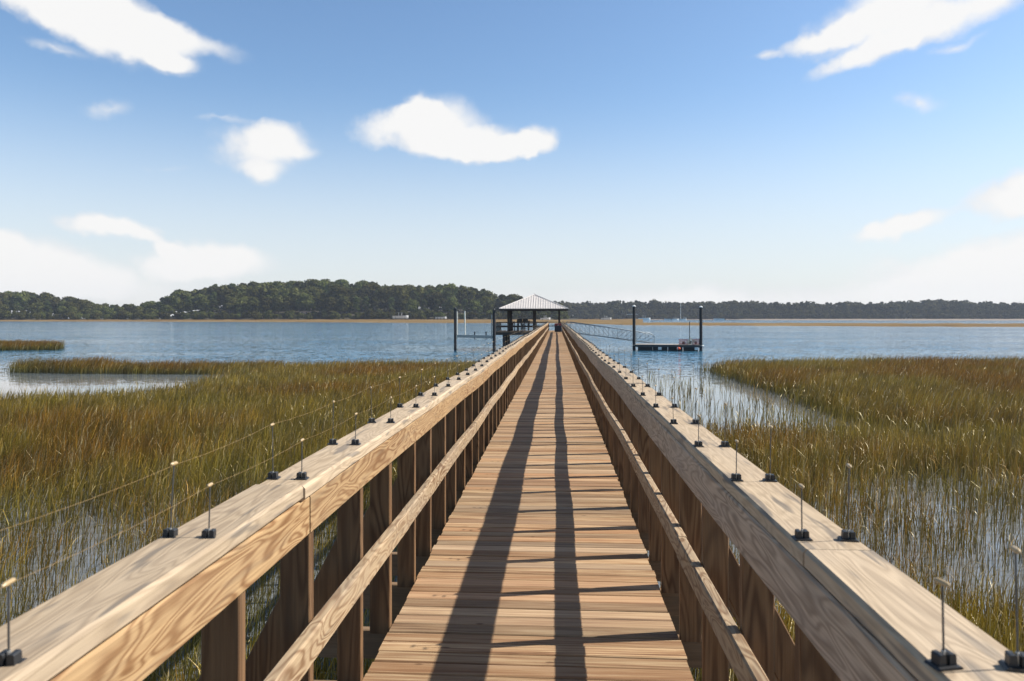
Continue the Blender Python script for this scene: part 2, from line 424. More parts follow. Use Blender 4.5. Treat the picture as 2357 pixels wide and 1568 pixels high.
def bank(name, front, back, h, mat, nx=160, ny=14):
    """a low marsh flat between two lines given as (px, distance) knots"""
    fx, fd = zip(*front); bx, bdist = zip(*back)
    V = []; Fc = []
    p0, p1 = max(fx[0], bx[0]), min(fx[-1], bx[-1])
    for i in range(nx + 1):
        px = p0 + (p1 - p0) * i / nx
        a = np.interp(px, fx, fd); b = np.interp(px, bx, bdist)
        a += (vnoise(px, 3, 45, 5) - .5) * .035 * a; b += (vnoise(px, 9, 60, 6) - .5) * .03 * b
        if b < a + 1: b = a + 1
        for j in range(ny + 1):
            t = j / ny; d = a + (b - a) * t
            x, y = to_world((px - CX) * d / F, d)
            edge = min(1, t * 9) * min(1, (1 - t) * 9 + (1 if name == 'marsh_bank' else 0))
            z = -0.15 + (h(t) + .15 + (vnoise(x, y, 6, 8) - .5) * .35 + (vnoise(x, y, 1.7, 9) - .5) * .25) * edge
            V.append((x, y, z))
    for i in range(nx):
        for j in range(ny):
            a = i * (ny + 1) + j
            Fc.append((a, a + ny + 1, a + ny + 2, a + 1))
    m = MB(); m.add(V, Fc, None, True)
    return tag(m.build(name, mat), kind='structure')
# left shore: marsh running up to the wooded bank
bank('marsh_bank', [(-250, 590), (0, 585), (300, 560), (600, 505), (900, 440), (1150, 405), (1290, 395), (1420, 300), (1480, 290)],
     [(-250, 690), (900, 690), (1200, 700), (1290, 760), (1480, 760)], lambda t: .55 + 1.5 * max(0, (t - .25)) , M['marsh'], 220, 18)
# right: long flat islet in front of the far woods
bank('marsh_islet', [(1430, 300), (1700, 275), (1900, 262), (2100, 250), (2357, 238), (2600, 225)],
     [(1430, 420), (1700, 385), (1900, 370), (2100, 350), (2357, 335), (2600, 320)], lambda t: .45, M['marsh'], 160, 10)
bank('shore_flat', [(1240, 900), (1700, 930), (1760, 800), (2000, 760), (2357, 730), (2600, 720)],
     [(1240, 1120), (2600, 1120)], lambda t: .3 + .9 * t, M['mud'], 120, 8)

# skyline of the left wood on the frame, and of the far wood
SKY_L = [(-260, 668), (0, 672), (60, 671), (130, 682), (200, 692), (262, 699), (320, 699), (345, 692), (380, 684), (430, 668), (500, 656), (560, 651), (640, 650), (720, 645), (800, 649), (900, 654), (960, 660), (1040, 656), (1085, 659), (1112, 664), (1128, 675), (1185, 672), (1200, 684), (1240, 694), (1290, 702)]
def sky_l(px): return float(np.interp(px, [a for a, b in SKY_L], [b for a, b in SKY_L]))
D_L = 640.0
def hill_z(px, d):
    top = (HY - sky_l(px)) * D_L / F
    t = max(0.0, min(1.0, (d - 640) / 110))
    return 2.0 + max(0.0, top - 17.0) * t
V = []; Fc = []
hx = np.linspace(-260, 1330, 120); hd = np.linspace(640, 800, 12)
for px in hx:
    for d in hd:
        x, y = to_world((px - CX) * d / F, d)
        V.append((x, y, hill_z(px, d) - .1 + (0 if d > 641 else -2.5)))
for i in range(len(hx) - 1):
    for j in range(len(hd) - 1):
        a = i * len(hd) + j; Fc.append((a, a + len(hd), a + len(hd) + 1, a + 1))
M['forest_floor'] = simple('forest_floor', (.05, .045, .025), .95, 0, .4, .2)
m = MB(); m.add(V, Fc, None, True); tag(m.build('hill', M['forest_floor']), kind='structure')
V = []; Fc = []
hx = np.linspace(1180, 2650, 60)
for px in hx:
    for d, z in ((1060, -.5), (1075, .8), (1100, 1.2), (1200, 2.0)):
        x, y = to_world((px - CX) * d / F, d); V.append((x, y, z))
for i in range(59):
    for j in range(3):
        a = i * 4 + j; Fc.append((a, a + 4, a + 5, a + 1))
m = MB(); m.add(V, Fc, None, True); tag(m.build('far_shore', M['forest_floor']), kind='structure')

# ------------------------------------------------------------------ trees
def leaf_mat(name, base, var):
    k = NT(name)
    bd = k.n('ShaderNodeAttribute', attribute_name='bd').outputs['Color']
    s = k.n('ShaderNodeSeparateColor', {0: bd})
    oi = k.n('ShaderNodeObjectInfo').outputs['Random']
    c = k.mix(s.outputs[0], base, var)
    c = k.mix(k.math('MULTIPLY', s.outputs[1], .35), c, (.10, .085, .03))
    hsv = k.n('ShaderNodeHueSaturation', {'Color': c, 'Hue': k.n('ShaderNodeMapRange', {0: oi, 3: .47, 4: .53}).outputs[0],
              'Value': k.n('ShaderNodeMapRange', {0: oi, 3: .6, 4: 1.55}).outputs[0]})
    d = k.n('ShaderNodeBsdfDiffuse', {'Color': hsv.outputs[0]})
    tr = k.n('ShaderNodeBsdfTranslucent', {'Color': hsv.outputs[0]})
    mxs = k.n('ShaderNodeMixShader', {0: .25, 1: d.outputs[0], 2: tr.outputs[0]})
    k.t.links.new(mxs.outputs[0], k.out.inputs[0])
    return k.m
M['leaf_pine'] = leaf_mat('pine_needles', (.034, .046, .018), (.070, .085, .030))
M['leaf_oak'] = leaf_mat('oak_leaves', (.045, .058, .020), (.105, .110, .034))
M['bark'] = simple('bark', (.12, .095, .07), .9, 0, .3, 1.0)

def leaf_cloud(r, clumps, n, size):
    """n leaf-sprays spread through ellipsoid clumps -> verts, faces, seeds (unit: metres)"""
    vol = np.array([c[3] * c[4] * c[5] for c in clumps]) ** .67; pr = vol / vol.sum()
    idx = r.choice(len(clumps), n, p=pr); cl = np.array(clumps)[idx]
    dirs = r.normal(size=(n, 3)); dirs /= np.linalg.norm(dirs, axis=1)[:, None]
    rad = r.uniform(.45, 1.03, n) ** .6
    c = cl[:, :3] + dirs * rad[:, None] * cl[:, 3:6]
    nrm = dirs * .7 + r.normal(size=(n, 3)) * .55 + np.array([0, 0, .35]); nrm /= np.linalg.norm(nrm, axis=1)[:, None]
    t = np.cross(nrm, r.normal(size=(n, 3))); t /= np.linalg.norm(t, axis=1)[:, None]; b = np.cross(nrm, t)
    s = size * r.uniform(.55, 1.3, n)[:, None]
    q = r.uniform(.5, 1.0, n)[:, None]
    v = np.stack([c - t * s - b * s * q * .5, c + t * s * .2 - b * s * q, c + t * s + b * s * q * .4, c - t * s * .1 + b * s * q], 1).reshape(-1, 3)
    f = np.arange(n * 4).reshape(n, 4)
    cs = r.uniform(0, 1, (len(clumps), 3))
    seeds = np.clip(cs[idx] * .75 + r.uniform(0, .25, (n, 3)), 0, 1)
    return v, f, seeds
def np_mesh(name, v, f, seeds, mat):
    me = bpy.data.meshes.new(name)
    nv, nf, k = len(v), len(f), f.shape[1]
    me.vertices.add(nv); me.vertices.foreach_set('co', v.astype(np.float32).ravel())
    me.loops.add(nf * k); me.loops.foreach_set('vertex_index', f.astype(np.int32).ravel())
    me.polygons.add(nf); me.polygons.foreach_set('loop_start', (np.arange(nf) * k).astype(np.int32))
    me.update(calc_edges=True)
    a = me.attributes.new('bd', 'FLOAT_COLOR', 'FACE')
    arr = np.ones((nf, 4), np.float32); arr[:, :3] = seeds; a.data.foreach_set('color', arr.ravel())
    me.materials.append(mat); me.validate(); return me
def crown_clumps(r, kind):
    cl = []
    if kind == 'pine':
        H = 24
        for i in range(26):
            z = H * (.30 + .68 * i / 25 * r.uniform(.93, 1.03)); w = 5.4 * (1 - ((z / H - .54) / .47) ** 2) ** .7 if abs(z / H - .54) < .47 else .7
            a = r.uniform(0, 6.28); q = w * r.uniform(.25, .85)
            s = r.uniform(.9, 2.0)
            cl.append((math.cos(a) * q, math.sin(a) * q, z, s * 1.25, s * 1.25, s * .8))
        cl.append((0, 0, H * .96, 1.7, 1.7, 1.1))
    elif kind == 'oak':
        for i in range(26):
            a = r.uniform(0, 6.28); e = r.uniform(-.75, 1.45); q = r.uniform(.6, .95)
            s = r.uniform(1.7, 3.0)
            cl.append((math.cos(a) * math.cos(e) * 6.0 * q, math.sin(a) * math.cos(e) * 6.0 * q, 8.2 + math.sin(e) * 6.2 * q, s * 1.2, s * 1.2, s * .85))
    else:                                   # low live-oak / wax-myrtle thicket tree reaching the ground
        for i in range(14):
            a = r.uniform(0, 6.28); q = r.uniform(0, 3.6); z = r.uniform(.8, 6.0 - q * .6)
            s = r.uniform(1.2, 2.0)
            cl.append((math.cos(a) * q, math.sin(a) * q, z, s * 1.3, s * 1.2, s))
    return cl
def trunk_mb(r, kind):
    t = MB()
    H, r0 = {'pine': (22, .38), 'oak': (8.5, .5), 'thicket': (3.5, .22)}[kind]
    pts = [Vector((0, 0, -1)), Vector((r.uniform(-.2, .2), r.uniform(-.2, .2), H * .5)), Vector((r.uniform(-.4, .4), r.uniform(-.4, .4), H))]
    t.tube(pts[0], pts[1], r0, 7, r0 * .75); t.tube(pts[1], pts[2], r0 * .75, 7, r0 * .3)
    for i in range(5):
        a = r.uniform(0, 6.28); z = H * r.uniform(.5, .9)
        L = r.uniform(2, 4) * (H / 22 + .4)
        t.tube((0, 0, z), (math.cos(a) * L, math.sin(a) * L, z + L * .5), r0 * .3, 5, r0 * .12)
    return t
PROTO = []
for i in range(11):
    kind = ['pine', 'pine', 'pine', 'pine', 'oak', 'oak', 'oak', 'oak', 'thicket', 'thicket', 'thicket'][i]
    r = np.random.default_rng(100 + i)
    cl = crown_clumps(r, kind)
    v, f, s = leaf_cloud(r, cl, {'pine': 2600, 'oak': 3000, 'thicket': 1400}[kind], {'pine': .66, 'oak': .72, 'thicket': .6}[kind])
    PROTO.append((kind, np_mesh('crown', v, f, s, M['leaf_pine' if kind == 'pine' else 'leaf_oak']), trunk_mb(r, kind).mesh('trunk', M['bark']),
                  {'pine': 24.5, 'oak': 15.0, 'thicket': 7.5}[kind]))
TREE_LABEL = {
    'pine': ('tall dark pine on the wooded left shore', 'pines on the left shore'),
    'oak': ('broad round-crowned green tree on the wooded left shore', 'broadleaf trees on the left shore'),
    'thicket': ('low bushy tree at the foot of the left wood, along the marsh', 'low trees at the marsh edge'),
}
def tree(px, d, height, kinds, zbase):
    c = [p for p in PROTO if p[0] in kinds]; k, cm, tm, H = c[random.randrange(len(c))]
    x, y = to_world((px - CX) * d / F, d)
    lab, grp = TREE_LABEL[k]
    o = empty({'pine': 'pine_tree', 'oak': 'oak_tree', 'thicket': 'thicket_tree'}[k], (x, y, zbase), lab, 'tree', grp, random.uniform(0, 6.28))
    s = height / H; w = s * random.uniform(.9, 1.25) if k != 'pine' else max(s, .75) * random.uniform(.9, 1.2)
    o.scale = (w, w, s)
    for nm, me in (('crown', cm), ('trunk', tm)):
        p = bpy.data.objects.new(nm, me); COL.objects.link(p); p.parent = o
# low front row, then taller rows climbing the hill
def row(d, step, frac, kinds, jit=5, px0=-230, px1=1300):
    px = px0
    while px < px1:
        q = px + random.uniform(-jit, jit); dd = d + random.uniform(-6, 6)
        ztop = CAM_Z + (HY - sky_l(q)) * dd / F
        zb = hill_z(q, dd)
        h = max(5.0, (ztop - zb) * frac * random.uniform(.90, 1.07))
        if frac < .5: h = random.uniform(5, 9)
        kk = kinds
        if frac >= .5 and h < 10: kk = ('oak', 'thicket')
        tree(q, dd, h, kk, zb)
        px += step * random.uniform(.75, 1.25)
row(646, 15, .3, ('thicket',))
row(660, 29, .58, ('oak', 'oak', 'pine'))
row(680, 29, .80, ('oak', 'pine'))
row(708, 26, .95, ('pine', 'oak'))
row(740, 23, 1.0, ('pine', 'pine', 'oak'))
# the far wood across the creek reads as one mass
SKY_R = [(1150, 700), (1300, 697), (1340, 699), (1380, 698), (1430, 696), (1500, 697), (1540, 695), (1600, 698), (1650, 698), (1720, 696), (1800, 699), (1860, 698), (1920, 699), (2000, 698), (2080, 697), (2160, 694), (2220, 696), (2300, 699), (2357, 699), (2650, 698)]
vs, fs, ss = [], [], []; nb = 0
r = np.random.default_rng(55)
for d, step, fr in ((1072, 6, .2), (1085, 9, .55), (1100, 11, .88), (1125, 9, 1.0)):
    px = 1180
    while px < 2620:
        q = px + r.uniform(-3, 3); dd = d + r.uniform(-8, 8)
        top = CAM_Z + (HY + 2.5 - np.interp(q, [a for a, b in SKY_R], [b for a, b in SKY_R])) * dd / F
        h = (top - 1.5) * fr * r.uniform(.9, 1.06)
        if fr < .3: h = r.uniform(6, 9)
        kind = 'thicket' if fr < .3 else 'pine' if (r.random() < .55 and fr > .8) else ('oak' if r.random() < .8 or fr > .8 else 'thicket')
        H = {'pine': 24.5, 'oak': 15.0, 'thicket': 7.5}[kind]
        v, f, s = leaf_cloud(r, crown_clumps(r, kind), 520, 1.15)
        sc = h / H; w = max(sc, .8) * r.uniform(.9, 1.2)
        a = r.uniform(0, 6.28); ca, sa = math.cos(a), math.sin(a)
        x, y = to_world((q - CX) * dd / F, dd)
        v = np.stack([(v[:, 0] * ca - v[:, 1] * sa) * w + x, (v[:, 0] * sa + v[:, 1] * ca) * w + y, v[:, 2] * sc + 1.5], 1)
        tone = r.uniform(-.3, .3)
        vs.append(v); fs.append(f + nb); ss.append(np.clip(s + tone, 0, 1)); nb += len(v)
        px += step * r.uniform(.7, 1.3)
M['leaf_far'] = leaf_mat('far_leaves', (.032, .040, .022), (.070, .070, .035))
o = link('far_woods', np_mesh('far_woods', np.concatenate(vs), np.concatenate(fs), np.concatenate(ss), M['leaf_far']))
tag(o, 'long even line of blue-hazed woods on the far right shore', 'woods', kind='stuff')

# ------------------------------------------------------------------ the boardwalk
DZ = 1.765                                   # deck level
XL, XR = -0.71, 0.51                         # deck edges
Y0, Y1 = -1.6, 67.6
bw = empty('boardwalk', (-.1, 0, 0), 'long straight timber boardwalk running over the marsh to the covered pier head', 'boardwalk')
m = MB(); y = Y0
while y < Y1:
    w = .0915; dz = random.gauss(0, .0012); e = random.uniform(-.006, .006); e2 = random.uniform(-.006, .006)
    tw = random.gauss(0, .0011)
    m.bar((XL + e, y + w / 2 + tw, DZ - .016 + dz), (XR + e2, y + w / 2 - tw, DZ - .016 + dz + random.gauss(0, .001)), w - random.uniform(.0035, .009), .032, .004, (0, -1, 0))
    y += w + .0008
m.build('deck_planks', M['deck'], bw)
for x in (XL + .03, -.1, XR - .03):
    m = MB(); m.bar((x, Y0, 1.50), (x, Y1, 1.50), .045, .19, .004); m.build('stringer', M['joist'], bw)

POST_Y = [3.18 + .518 * k + (.02 if k % 2 else -.012) for k in range(-8, 124)]
vis = [y for y in POST_Y if y > 0.6]
jm = MB(); jm.bar((-1.17, 0, 1.668), (.97, 0, 1.668), .038, .128, .004)
jmesh = jm.mesh('joist', M['joist'])
first = vis[:100]; rest = vis[100:]
for y in first: link('joist', jmesh, bw, (.1, y + .042, 0))
m = MB()
for y in rest + [y for y in POST_Y if y <= .6]: m.bar((-1.17, y + .042, 1.668), (.97, y + .042, 1.668), .038, .128, .004)
tag(m.build('joists', M['joist'], bw), kind='stuff')
pm = MB(); pm.tube((0, 0, -1.2), (0, 0, 1.40), .11, 10, .10); pmesh = pm.mesh('piling', M['dark_wood'])
bm_ = MB(); bm_.bar((-1.0, 0, 1.27), (.80, 0, 1.27), .06, .19); bmesh_ = bm_.mesh('cross_beam', M['joist'])
xb = MB(); xb.bar((-.62, -.13, .25), (.44, -.13, 1.15), .04, .13); xb.bar((.44, .13, .25), (-.62, .13, 1.15), .04, .13); xmesh = xb.mesh('cross_brace', M['dark_wood'])
y = 1.2
while y < 67:
    for x in (-.62, .44): link('piling', pmesh, bw, (x + .1, y, 0))
    link('cross_beam', bmesh_, bw, (.1, y + .13, 0)); link('cross_brace', xmesh, bw, (.1, y, 0))
    y += 3.06

def wob(y, k):                               # boards bow a little along the run
    f = min(1, max(0, (y - 1) / 5))
    return f * (.0045 * math.sin(y * .9 + k * 2.1) + .0035 * math.sin(y * 2.23 + k * 1.3) + .004 * math.sin(y * .37 + k))
def rail_board(mb, xc, zc, w, h, ch, k, seglen, ph):
    """boards butted end to end along the walk, following the bow"""
    y = Y0 + ph - seglen
    while y < Y1 - .9:
        a = max(y + .0015, Y0); b = min(y + seglen - .0015, Y1 - .9)
        if b > a:
            n = max(1, int((b - a) / .3)); dx = random.gauss(0, .002); dz = random.gauss(0, .0015)
            mb.prism(rect(w, h, ch), [(xc + dx + wob(a + (b - a) * i / n, k), a + (b - a) * i / n, zc + dz + 1.2 * wob(a + (b - a) * i / n, k + 3.3)) for i in range(n + 1)], (1, 0, 0))
        y += seglen
def railing(side):
    s = -1 if side == 'left' else 1
    rl = empty('railing', (s * .7 - .1, 0, DZ), {'left': 'timber railing on the left of the boardwalk, its inner faces in full sun',
               'right': 'timber railing on the right of the boardwalk, its inner faces in shade'}[side], 'railing', 'timber railings along the boardwalk')
    xi = -.672 if s < 0 else .480            # inner edge of the cap
    fb = 2.50 if s < 0 else 2.482
    m = MB(); rail_board(m, xi + s * .0675, 2.63, .137, .04, .007, s, 3.6, 3.07 if s > 0 else 3.53); m.build('top_rail', M['cap'], rl)
    m = MB(); rail_board(m, xi + s * .0225, (fb + 2.6085) / 2, .038, 2.6085 - fb, .005, s, 4.8, .7 if s > 0 else 3.6); m.build('fascia_board', M['fascia'] if s < 0 else M['fascia_shade'], rl)
    m = MB(); rail_board(m, xi + s * .0225, 2.178, .038, .086, .006, s + .4, 2.9, 1.7 if s > 0 else 2.05); m.build('mid_rail', M['mid'], rl)
    xp = xi + s * (.0425 + .0455)
    p = MB(); p.bar((0, 0, 1.734), (0, 0, 2.608), .089, .038, .003, (1, 0, 0)); pme = p.mesh('post', M['post'])
    b = MB(); x0 = 0.0; x1 = s * .31
    b.bar((x0, 0, 2.28), (x1, 0, 1.69), .089, .034, .003, (.9, 0, s * .44)); bme = b.mesh('brace', M['post'])
    ox, oz = rl.location.x, rl.location.z
    for y in first:
        q = link('post', pme, rl, (xp - ox + random.gauss(0, .001), y, -oz)); q.rotation_euler = (0, 0, random.gauss(0, .02))
        link('brace', bme, rl, (xp - ox, y, -oz))
    m = MB(); m2 = MB()
    for y in rest + [y for y in POST_Y if y <= .6]:
        m.bar((xp, y, 1.734), (xp, y, 2.608), .089, .038, .003, (1, 0, 0))
        m2.bar((xp + x0, y, 2.28), (xp + x1, y, 1.69), .089, .034, .003, (.9, 0, s * .44))
    tag(m.build('posts', M['post'], rl), kind='stuff'); tag(m2.build('braces', M['post'], rl), kind='stuff')
    return xi
railing('left'); railing('right')

# wire clips in two rows on each rail cap
def clip_proto(rodh, lean):
    c = empty('wire_clip', (0, 0, 0))
    b = MB()
    b.prism([(-.0185, 0), (.0185, 0), (.015, .003), (-.015, .003)], [(0, -.0135, 0), (0, .0135, 0)], (1, 0, 0))
    for sx in (-1, 1):
        b.prism([(sx * .0072 - .0050, .003), (sx * .0072 + .0050, .003), (sx * .0072 + .0047, .0155), (sx * .0072 + .0030, .0175), (sx * .0072 - .0030, .0175), (sx * .0072 - .0047, .0155)],
                [(0, -.008, 0), (0, .008, 0)], (1, 0, 0))
    link('clip_base', b.mesh('clip_base', M['black']), c, (0, 0, 0))
    g = MB(); g.tube((0, 0, .002), (0, 0, .0195), .0025, 8); link('socket', g.mesh('socket', M['galv']), c, (0, 0, 0))
    rd = MB(); rd.tube((0, 0, .01), (lean, 0, rodh), .0014, 6); link('rod', rd.mesh('rod', M['rod']), c, (0, 0, 0))
    be = MB()
    for (za, zb, ra, rb) in ((-.013, -.008, .002, .005), (-.008, .008, .005, .005), (.008, .013, .005, .002)):
        be.tube((lean, za, rodh), (lean, zb, rodh), ra * .72, 8, rb * .72)
    link('bead', be.mesh('bead', M['bead']), c, (0, 0, 0))
    return c
CAPZ = 2.65
ROWS = [('left', 'inner', -.706, .108), ('left', 'outer', -.787, .150), ('right', 'inner', .500, .108), ('right', 'outer', .592, .150)]
CLIP_LAB = {('left', 'inner'): 'black clip with thin rod on the left rail cap, inner row',
            ('left', 'outer'): 'black clip with thin rod on the left rail cap, outer row',
            ('right', 'inner'): 'black clip with thin rod on the right rail cap, inner row',
            ('right', 'outer'): 'black clip with thin rod on the right rail cap, outer row'}
for (sd_, rw, x, rh) in ROWS:
    pr = clip_proto(rh, 0.0)
    s = -1 if sd_ == 'left' else 1
    ys = [.405 + .5508 * k + (-.042 if s < 0 else .03) for k in range(120)]
    ys = [y for y in ys if y < 66]
    pts = []
    far = MB()
    for i, y in enumerate(ys):
        zz = CAPZ + 1.2 * wob(y, s + 3.3) + .0005; xx = x + wob(y, s)
        lean = random.gauss(0, .006)
        pts.append((xx + lean * rh / .1, y, zz + rh))
        if i < 75:
            o = pr if i == 0 else copy_tree(pr)
            o.location = (xx, y, zz); o.rotation_euler = (random.gauss(0, .03), lean * 3, random.gauss(0, .12))
            tag(o, CLIP_LAB[(sd_, rw)], 'wire clip', 'wire clips on the %s rail, %s row' % (sd_, rw))
        else:
            far.bar((xx - .012, y, zz + .009), (xx + .012, y, zz + .009), .018, .017); far.tube((xx, y, zz), (xx, y, zz + rh), .0016, 5)
    tag(far.build('far_clips', M['black']), 'far end of the %s row of clips on the %s rail' % (rw, sd_), 'clips', kind='stuff')
    if s < 0:
        w = MB(); P = []
        for a, b in zip(pts[:60], pts[1:61]):
            for t in (0, .25, .5, .75):
                P.append((a[0] + (b[0] - a[0]) * t, a[1] + (b[1] - a[1]) * t, a[2] + (b[2] - a[2]) * t - .012 * 4 * t * (1 - t) * .5))
        w.path_tube(P, .00032, 5)
        tag(w.build('strung_wire', M['wire']), {'inner': 'thin golden wire strung along the shorter rods of the left rail',
            'outer': 'thin golden wire strung along the taller rods at the outer edge of the left rail'}[rw], 'wire', 'wires strung over the left rail')

# ------------------------------------------------------------------ covered pier head
gz = empty('gazebo', (-2.1, 72.6, 0), 'open-sided pavilion with pale ribbed metal hip roof at the end of the boardwalk', 'gazebo')
GX, GY = -2.12, 72.5; HW = 3.22
ze, za = 3.93, 5.34
m = MB()
A = Vector((GX, GY, za)); C4 = [Vector((GX + sx * HW, GY + sy * HW, ze)) for sx, sy in ((-1, -1), (1, -1), (1, 1), (-1, 1))]
for i in range(4):
    a, b = C4[i], C4[(i + 1) % 4]
    m.add([a, b, A], [(0, 1, 2)], (.5, .5, .5))
    n = (b - a).cross(A - a).normalized(); e = (b - a).normalized(); mid = (a + b) / 2
    for q in np.arange(-13, 14) * .235:
        base = mid + e * float(q); t = 1 - abs(q) / HW
        if t < .03: continue
        top = base + (A - mid) * t
        m.bar(base + n * .02, top + n * .02, .05, .05, .004, tuple(e), (.5, .5, .5))
    m.tube(a + Vector((0, 0, .02)), A + Vector((0, 0, .03)), .05, 6, seed=(.5, .5, .5))
m.tube(A - Vector((0, 0, .05)), A + Vector((0, 0, .12)), .09, 8, .05)
roof = m.build('roof', M['roof'], gz)
m = MB()
for i in range(4):
    a, b = C4[i] + Vector((0, 0, -.09)), C4[(i + 1) % 4] + Vector((0, 0, -.09))
    m.bar(a, b, .05, .15)
m.build('roof_fascia', M['dark_wood'], roof)
m = MB(); m.box((GX, GY, ze - .06), (2 * HW - .2, 2 * HW - .2, .03)); m.build('soffit', M['dark_wood'], roof)
for ix in (-1, 0, 1):
    for iy in (-1, 0, 1):
        if ix == 0 and iy == 0: continue
        m = MB(); m.box((GX + ix * 2.42, GY + iy * 2.42, (ze - .1 + DZ) / 2), (.17, .17, ze - .1 - DZ), .01); m.build('post', M['dark_wood'], gz)
PX0, PX1, PY0, PY1 = -5.75, .53, 68.4, 76.0
m = MB(); y = PY0
while y < PY1:
    m.bar((PX0, y + .07, DZ - .02), (PX1, y + .07, DZ - .02), .135, .036, .004, (0, -1, 0)); y += .142
m.build('platform_deck', M['deck'], gz)
m = MB()
for (a, b) in (((PX0, PY0), (PX1, PY0)), ((PX0, PY1), (PX1, PY1)), ((PX0, PY0), (PX0, PY1)), ((PX1, PY0), (PX1, PY1))):
    m.bar((a[0], a[1], 1.6), (b[0], b[1], 1.6), .06, .26)
m.build('platform_beam', M['dark_wood'], gz)
for x in (PX0 + .9, -2.2, .3):
    for y in (PY0 + .3, 72.2, PY1 - .3):
        m = MB(); m.tube((x, y, -1.2), (x, y, 1.6), .14, 10); m.build('piling', M['pile'], gz)
def rail_run(a, b, n):
    m = MB(); d = Vector((b[0] - a[0], b[1] - a[1], 0))
    for z, h, w in ((DZ + .86, .05, .13), (DZ + .46, .09, .04)):
        m.bar((a[0], a[1], z), (b[0], b[1], z), w, h)
    for i in range(n + 1):
        p = Vector((a[0], a[1], 0)) + d * (i / n); m.box((p.x, p.y, DZ + .42), (.09, .09, .84))
    m.build('platform_railing', M['dark_wood'], gz)
rail_run((PX0 + .05, PY0 + .1), (-.75, PY0 + .1), 4)
rail_run((PX0 + .05, PY0 + .15), (PX0 + .05, PY1 - .1), 5)
rail_run((PX0 + .05, PY1 - .05), (PX1 - .05, PY1 - .05), 5)

# bar table and chairs under the roof
def bar_chair():
    c = empty('bar_chair', (0, 0, 0))
    m = MB(); m.box((0, 0, .72), (.50, .48, .05), .015); link('seat', m.mesh('seat', M['black_chair']), c, (0, 0, 0))
    m = MB()
    for k in range(5): m.bar((-.20 + k * .10, -.24, .80), (-.20 + k * .10, -.30, 1.20), .096, .025, .006, (1, 0, 0))
    m.bar((-.25, -.30, 1.17), (.25, -.30, 1.17), .03, .10); m.bar((-.25, -.25, .86), (.25, -.25, .86), .03, .06)
    link('backrest', m.mesh('backrest', M['black_chair']), c, (0, 0, 0))
    for sx in (-1, 1):
        m = MB(); m.bar((sx * .27, -.26, .95), (sx * .27, .22, .95), .06, .035); m.bar((sx * .27, .2, .72), (sx * .27, .2, .95), .04, .04)
        link('armrest', m.mesh('armrest', M['black_chair']), c, (0, 0, 0))
        for sy in (-1, 1):
            m = MB(); m.bar((sx * .22, sy * .2, .70), (sx * .27, sy * .25, 0), .05, .05); link('leg', m.mesh('leg', M['black_chair']), c, (0, 0, 0))
    m = MB()
    for sy in (-1, 1): m.bar((-.25, sy * .235, .26), (.25, sy * .235, .26), .03, .04)
    link('footrest', m.mesh('footrest', M['black_chair']), c, (0, 0, 0))
    return c
CH = [(-4.22, 70.9, 90, 'black bar chair turned side on, next to the left front post of the pavilion'),
      (-3.45, 70.35, 0, 'black bar chair back to the boardwalk, left of the pair before the table'),
      (-2.90, 70.4, 4, 'black bar chair back to the boardwalk, right of the pair before the table'),
      (-2.38, 71.1, -90, 'black bar chair turned side on, beside the middle front post of the pavilion')]
pc = bar_chair()
for i, (x, y, a, lab) in enumerate(CH):
    o = pc if i == 0 else copy_tree(pc)
    o.location = (x, y, DZ + .002); o.rotation_euler = (0, 0, R(-a))
    tag(o, lab, 'chair', 'bar chairs round the table in the pavilion')
tb = empty('bar_table', (-3.15, 71.3, DZ), 'tall black patio table among the bar chairs under the pavilion roof', 'table')
m = MB(); m.box((0, 0, 1.0), (1.3, .95, .05), .015); link('table_top', m.mesh('table_top', M['black_chair']), tb, (0, 0, .002))
for sx in (-1, 1):
    for sy in (-1, 1):
        m = MB(); m.bar((sx * .5, sy * .36, 0), (sx * .5, sy * .36, .975), .07, .07); link('leg', m.mesh('leg', M['black_chair']), tb, (0, 0, .002))
# dock box at the end of the walk
dbx = empty('dock_box', (.19, 68.9, DZ), 'dark storage box with a dull red lid standing at the end of the boardwalk', 'storage box')
m = MB(); m.box((0, 0, .29), (.66, .60, .58), .02); link('box_body', m.mesh('box_body', M['box_dark']), dbx, (0, 0, .002))
m = MB(); m.prism([(-.36, 0), (.36, 0), (.36, .10), (.28, .20), (-.28, .20), (-.36, .10)], [(0, -.33, .585), (0, .33, .585)], (1, 0, 0)); ld = link('lid', m.mesh('lid', M['red']), dbx, (0, 0, .002))
m = MB(); m.box((0, -.345, .62), (.12, .02, .05)); link('latch', m.mesh('latch', M['galv']), ld, (0, 0, 0))

# ------------------------------------------------------------------ boat lift on the left
pL = gp(1047.9, 806.1); pR = gp(1137.5, 809.5)
bl = empty('boat_lift', (pL.x, pL.y, 0), 'boat lift of two dark pilings and a grey cradle beam, left of the pavilion', 'boat lift')
def lift_pile(p, top, r):
    m = MB(); m.tube((p.x, p.y, -2), (p.x, p.y, top), r, 14, r * .92)
    o = m.build('piling', M['pile'], bl)
    m = MB(); m.box((p.x, p.y, top + .12), (.30, .30, .24), .03); m.tube((p.x, p.y, top + .2), (p.x, p.y, top + .38), .10, 8, .03); m.build('motor_cap', M['black'], o)
    return o
lift_pile(pL, CAM_Z + (HY - 716) * 70 / F, .135); lift_pile(pR, CAM_Z + (HY - 720) * 67 / F, .155)
zb = 1.33; e = (pR - pL).normalized()
m = MB()
for z in (zb - .11, zb + .11): m.bar(pL + e * .25 + Vector((0, 0, z)), pR - e * .15 + Vector((0, 0, z)), .15, .035)
m.bar(pL + e * .25 + Vector((0, 0, zb)), pR - e * .15 + Vector((0, 0, zb)), .03, .2)
cb = m.build('cradle_beam', M['alu'], bl)
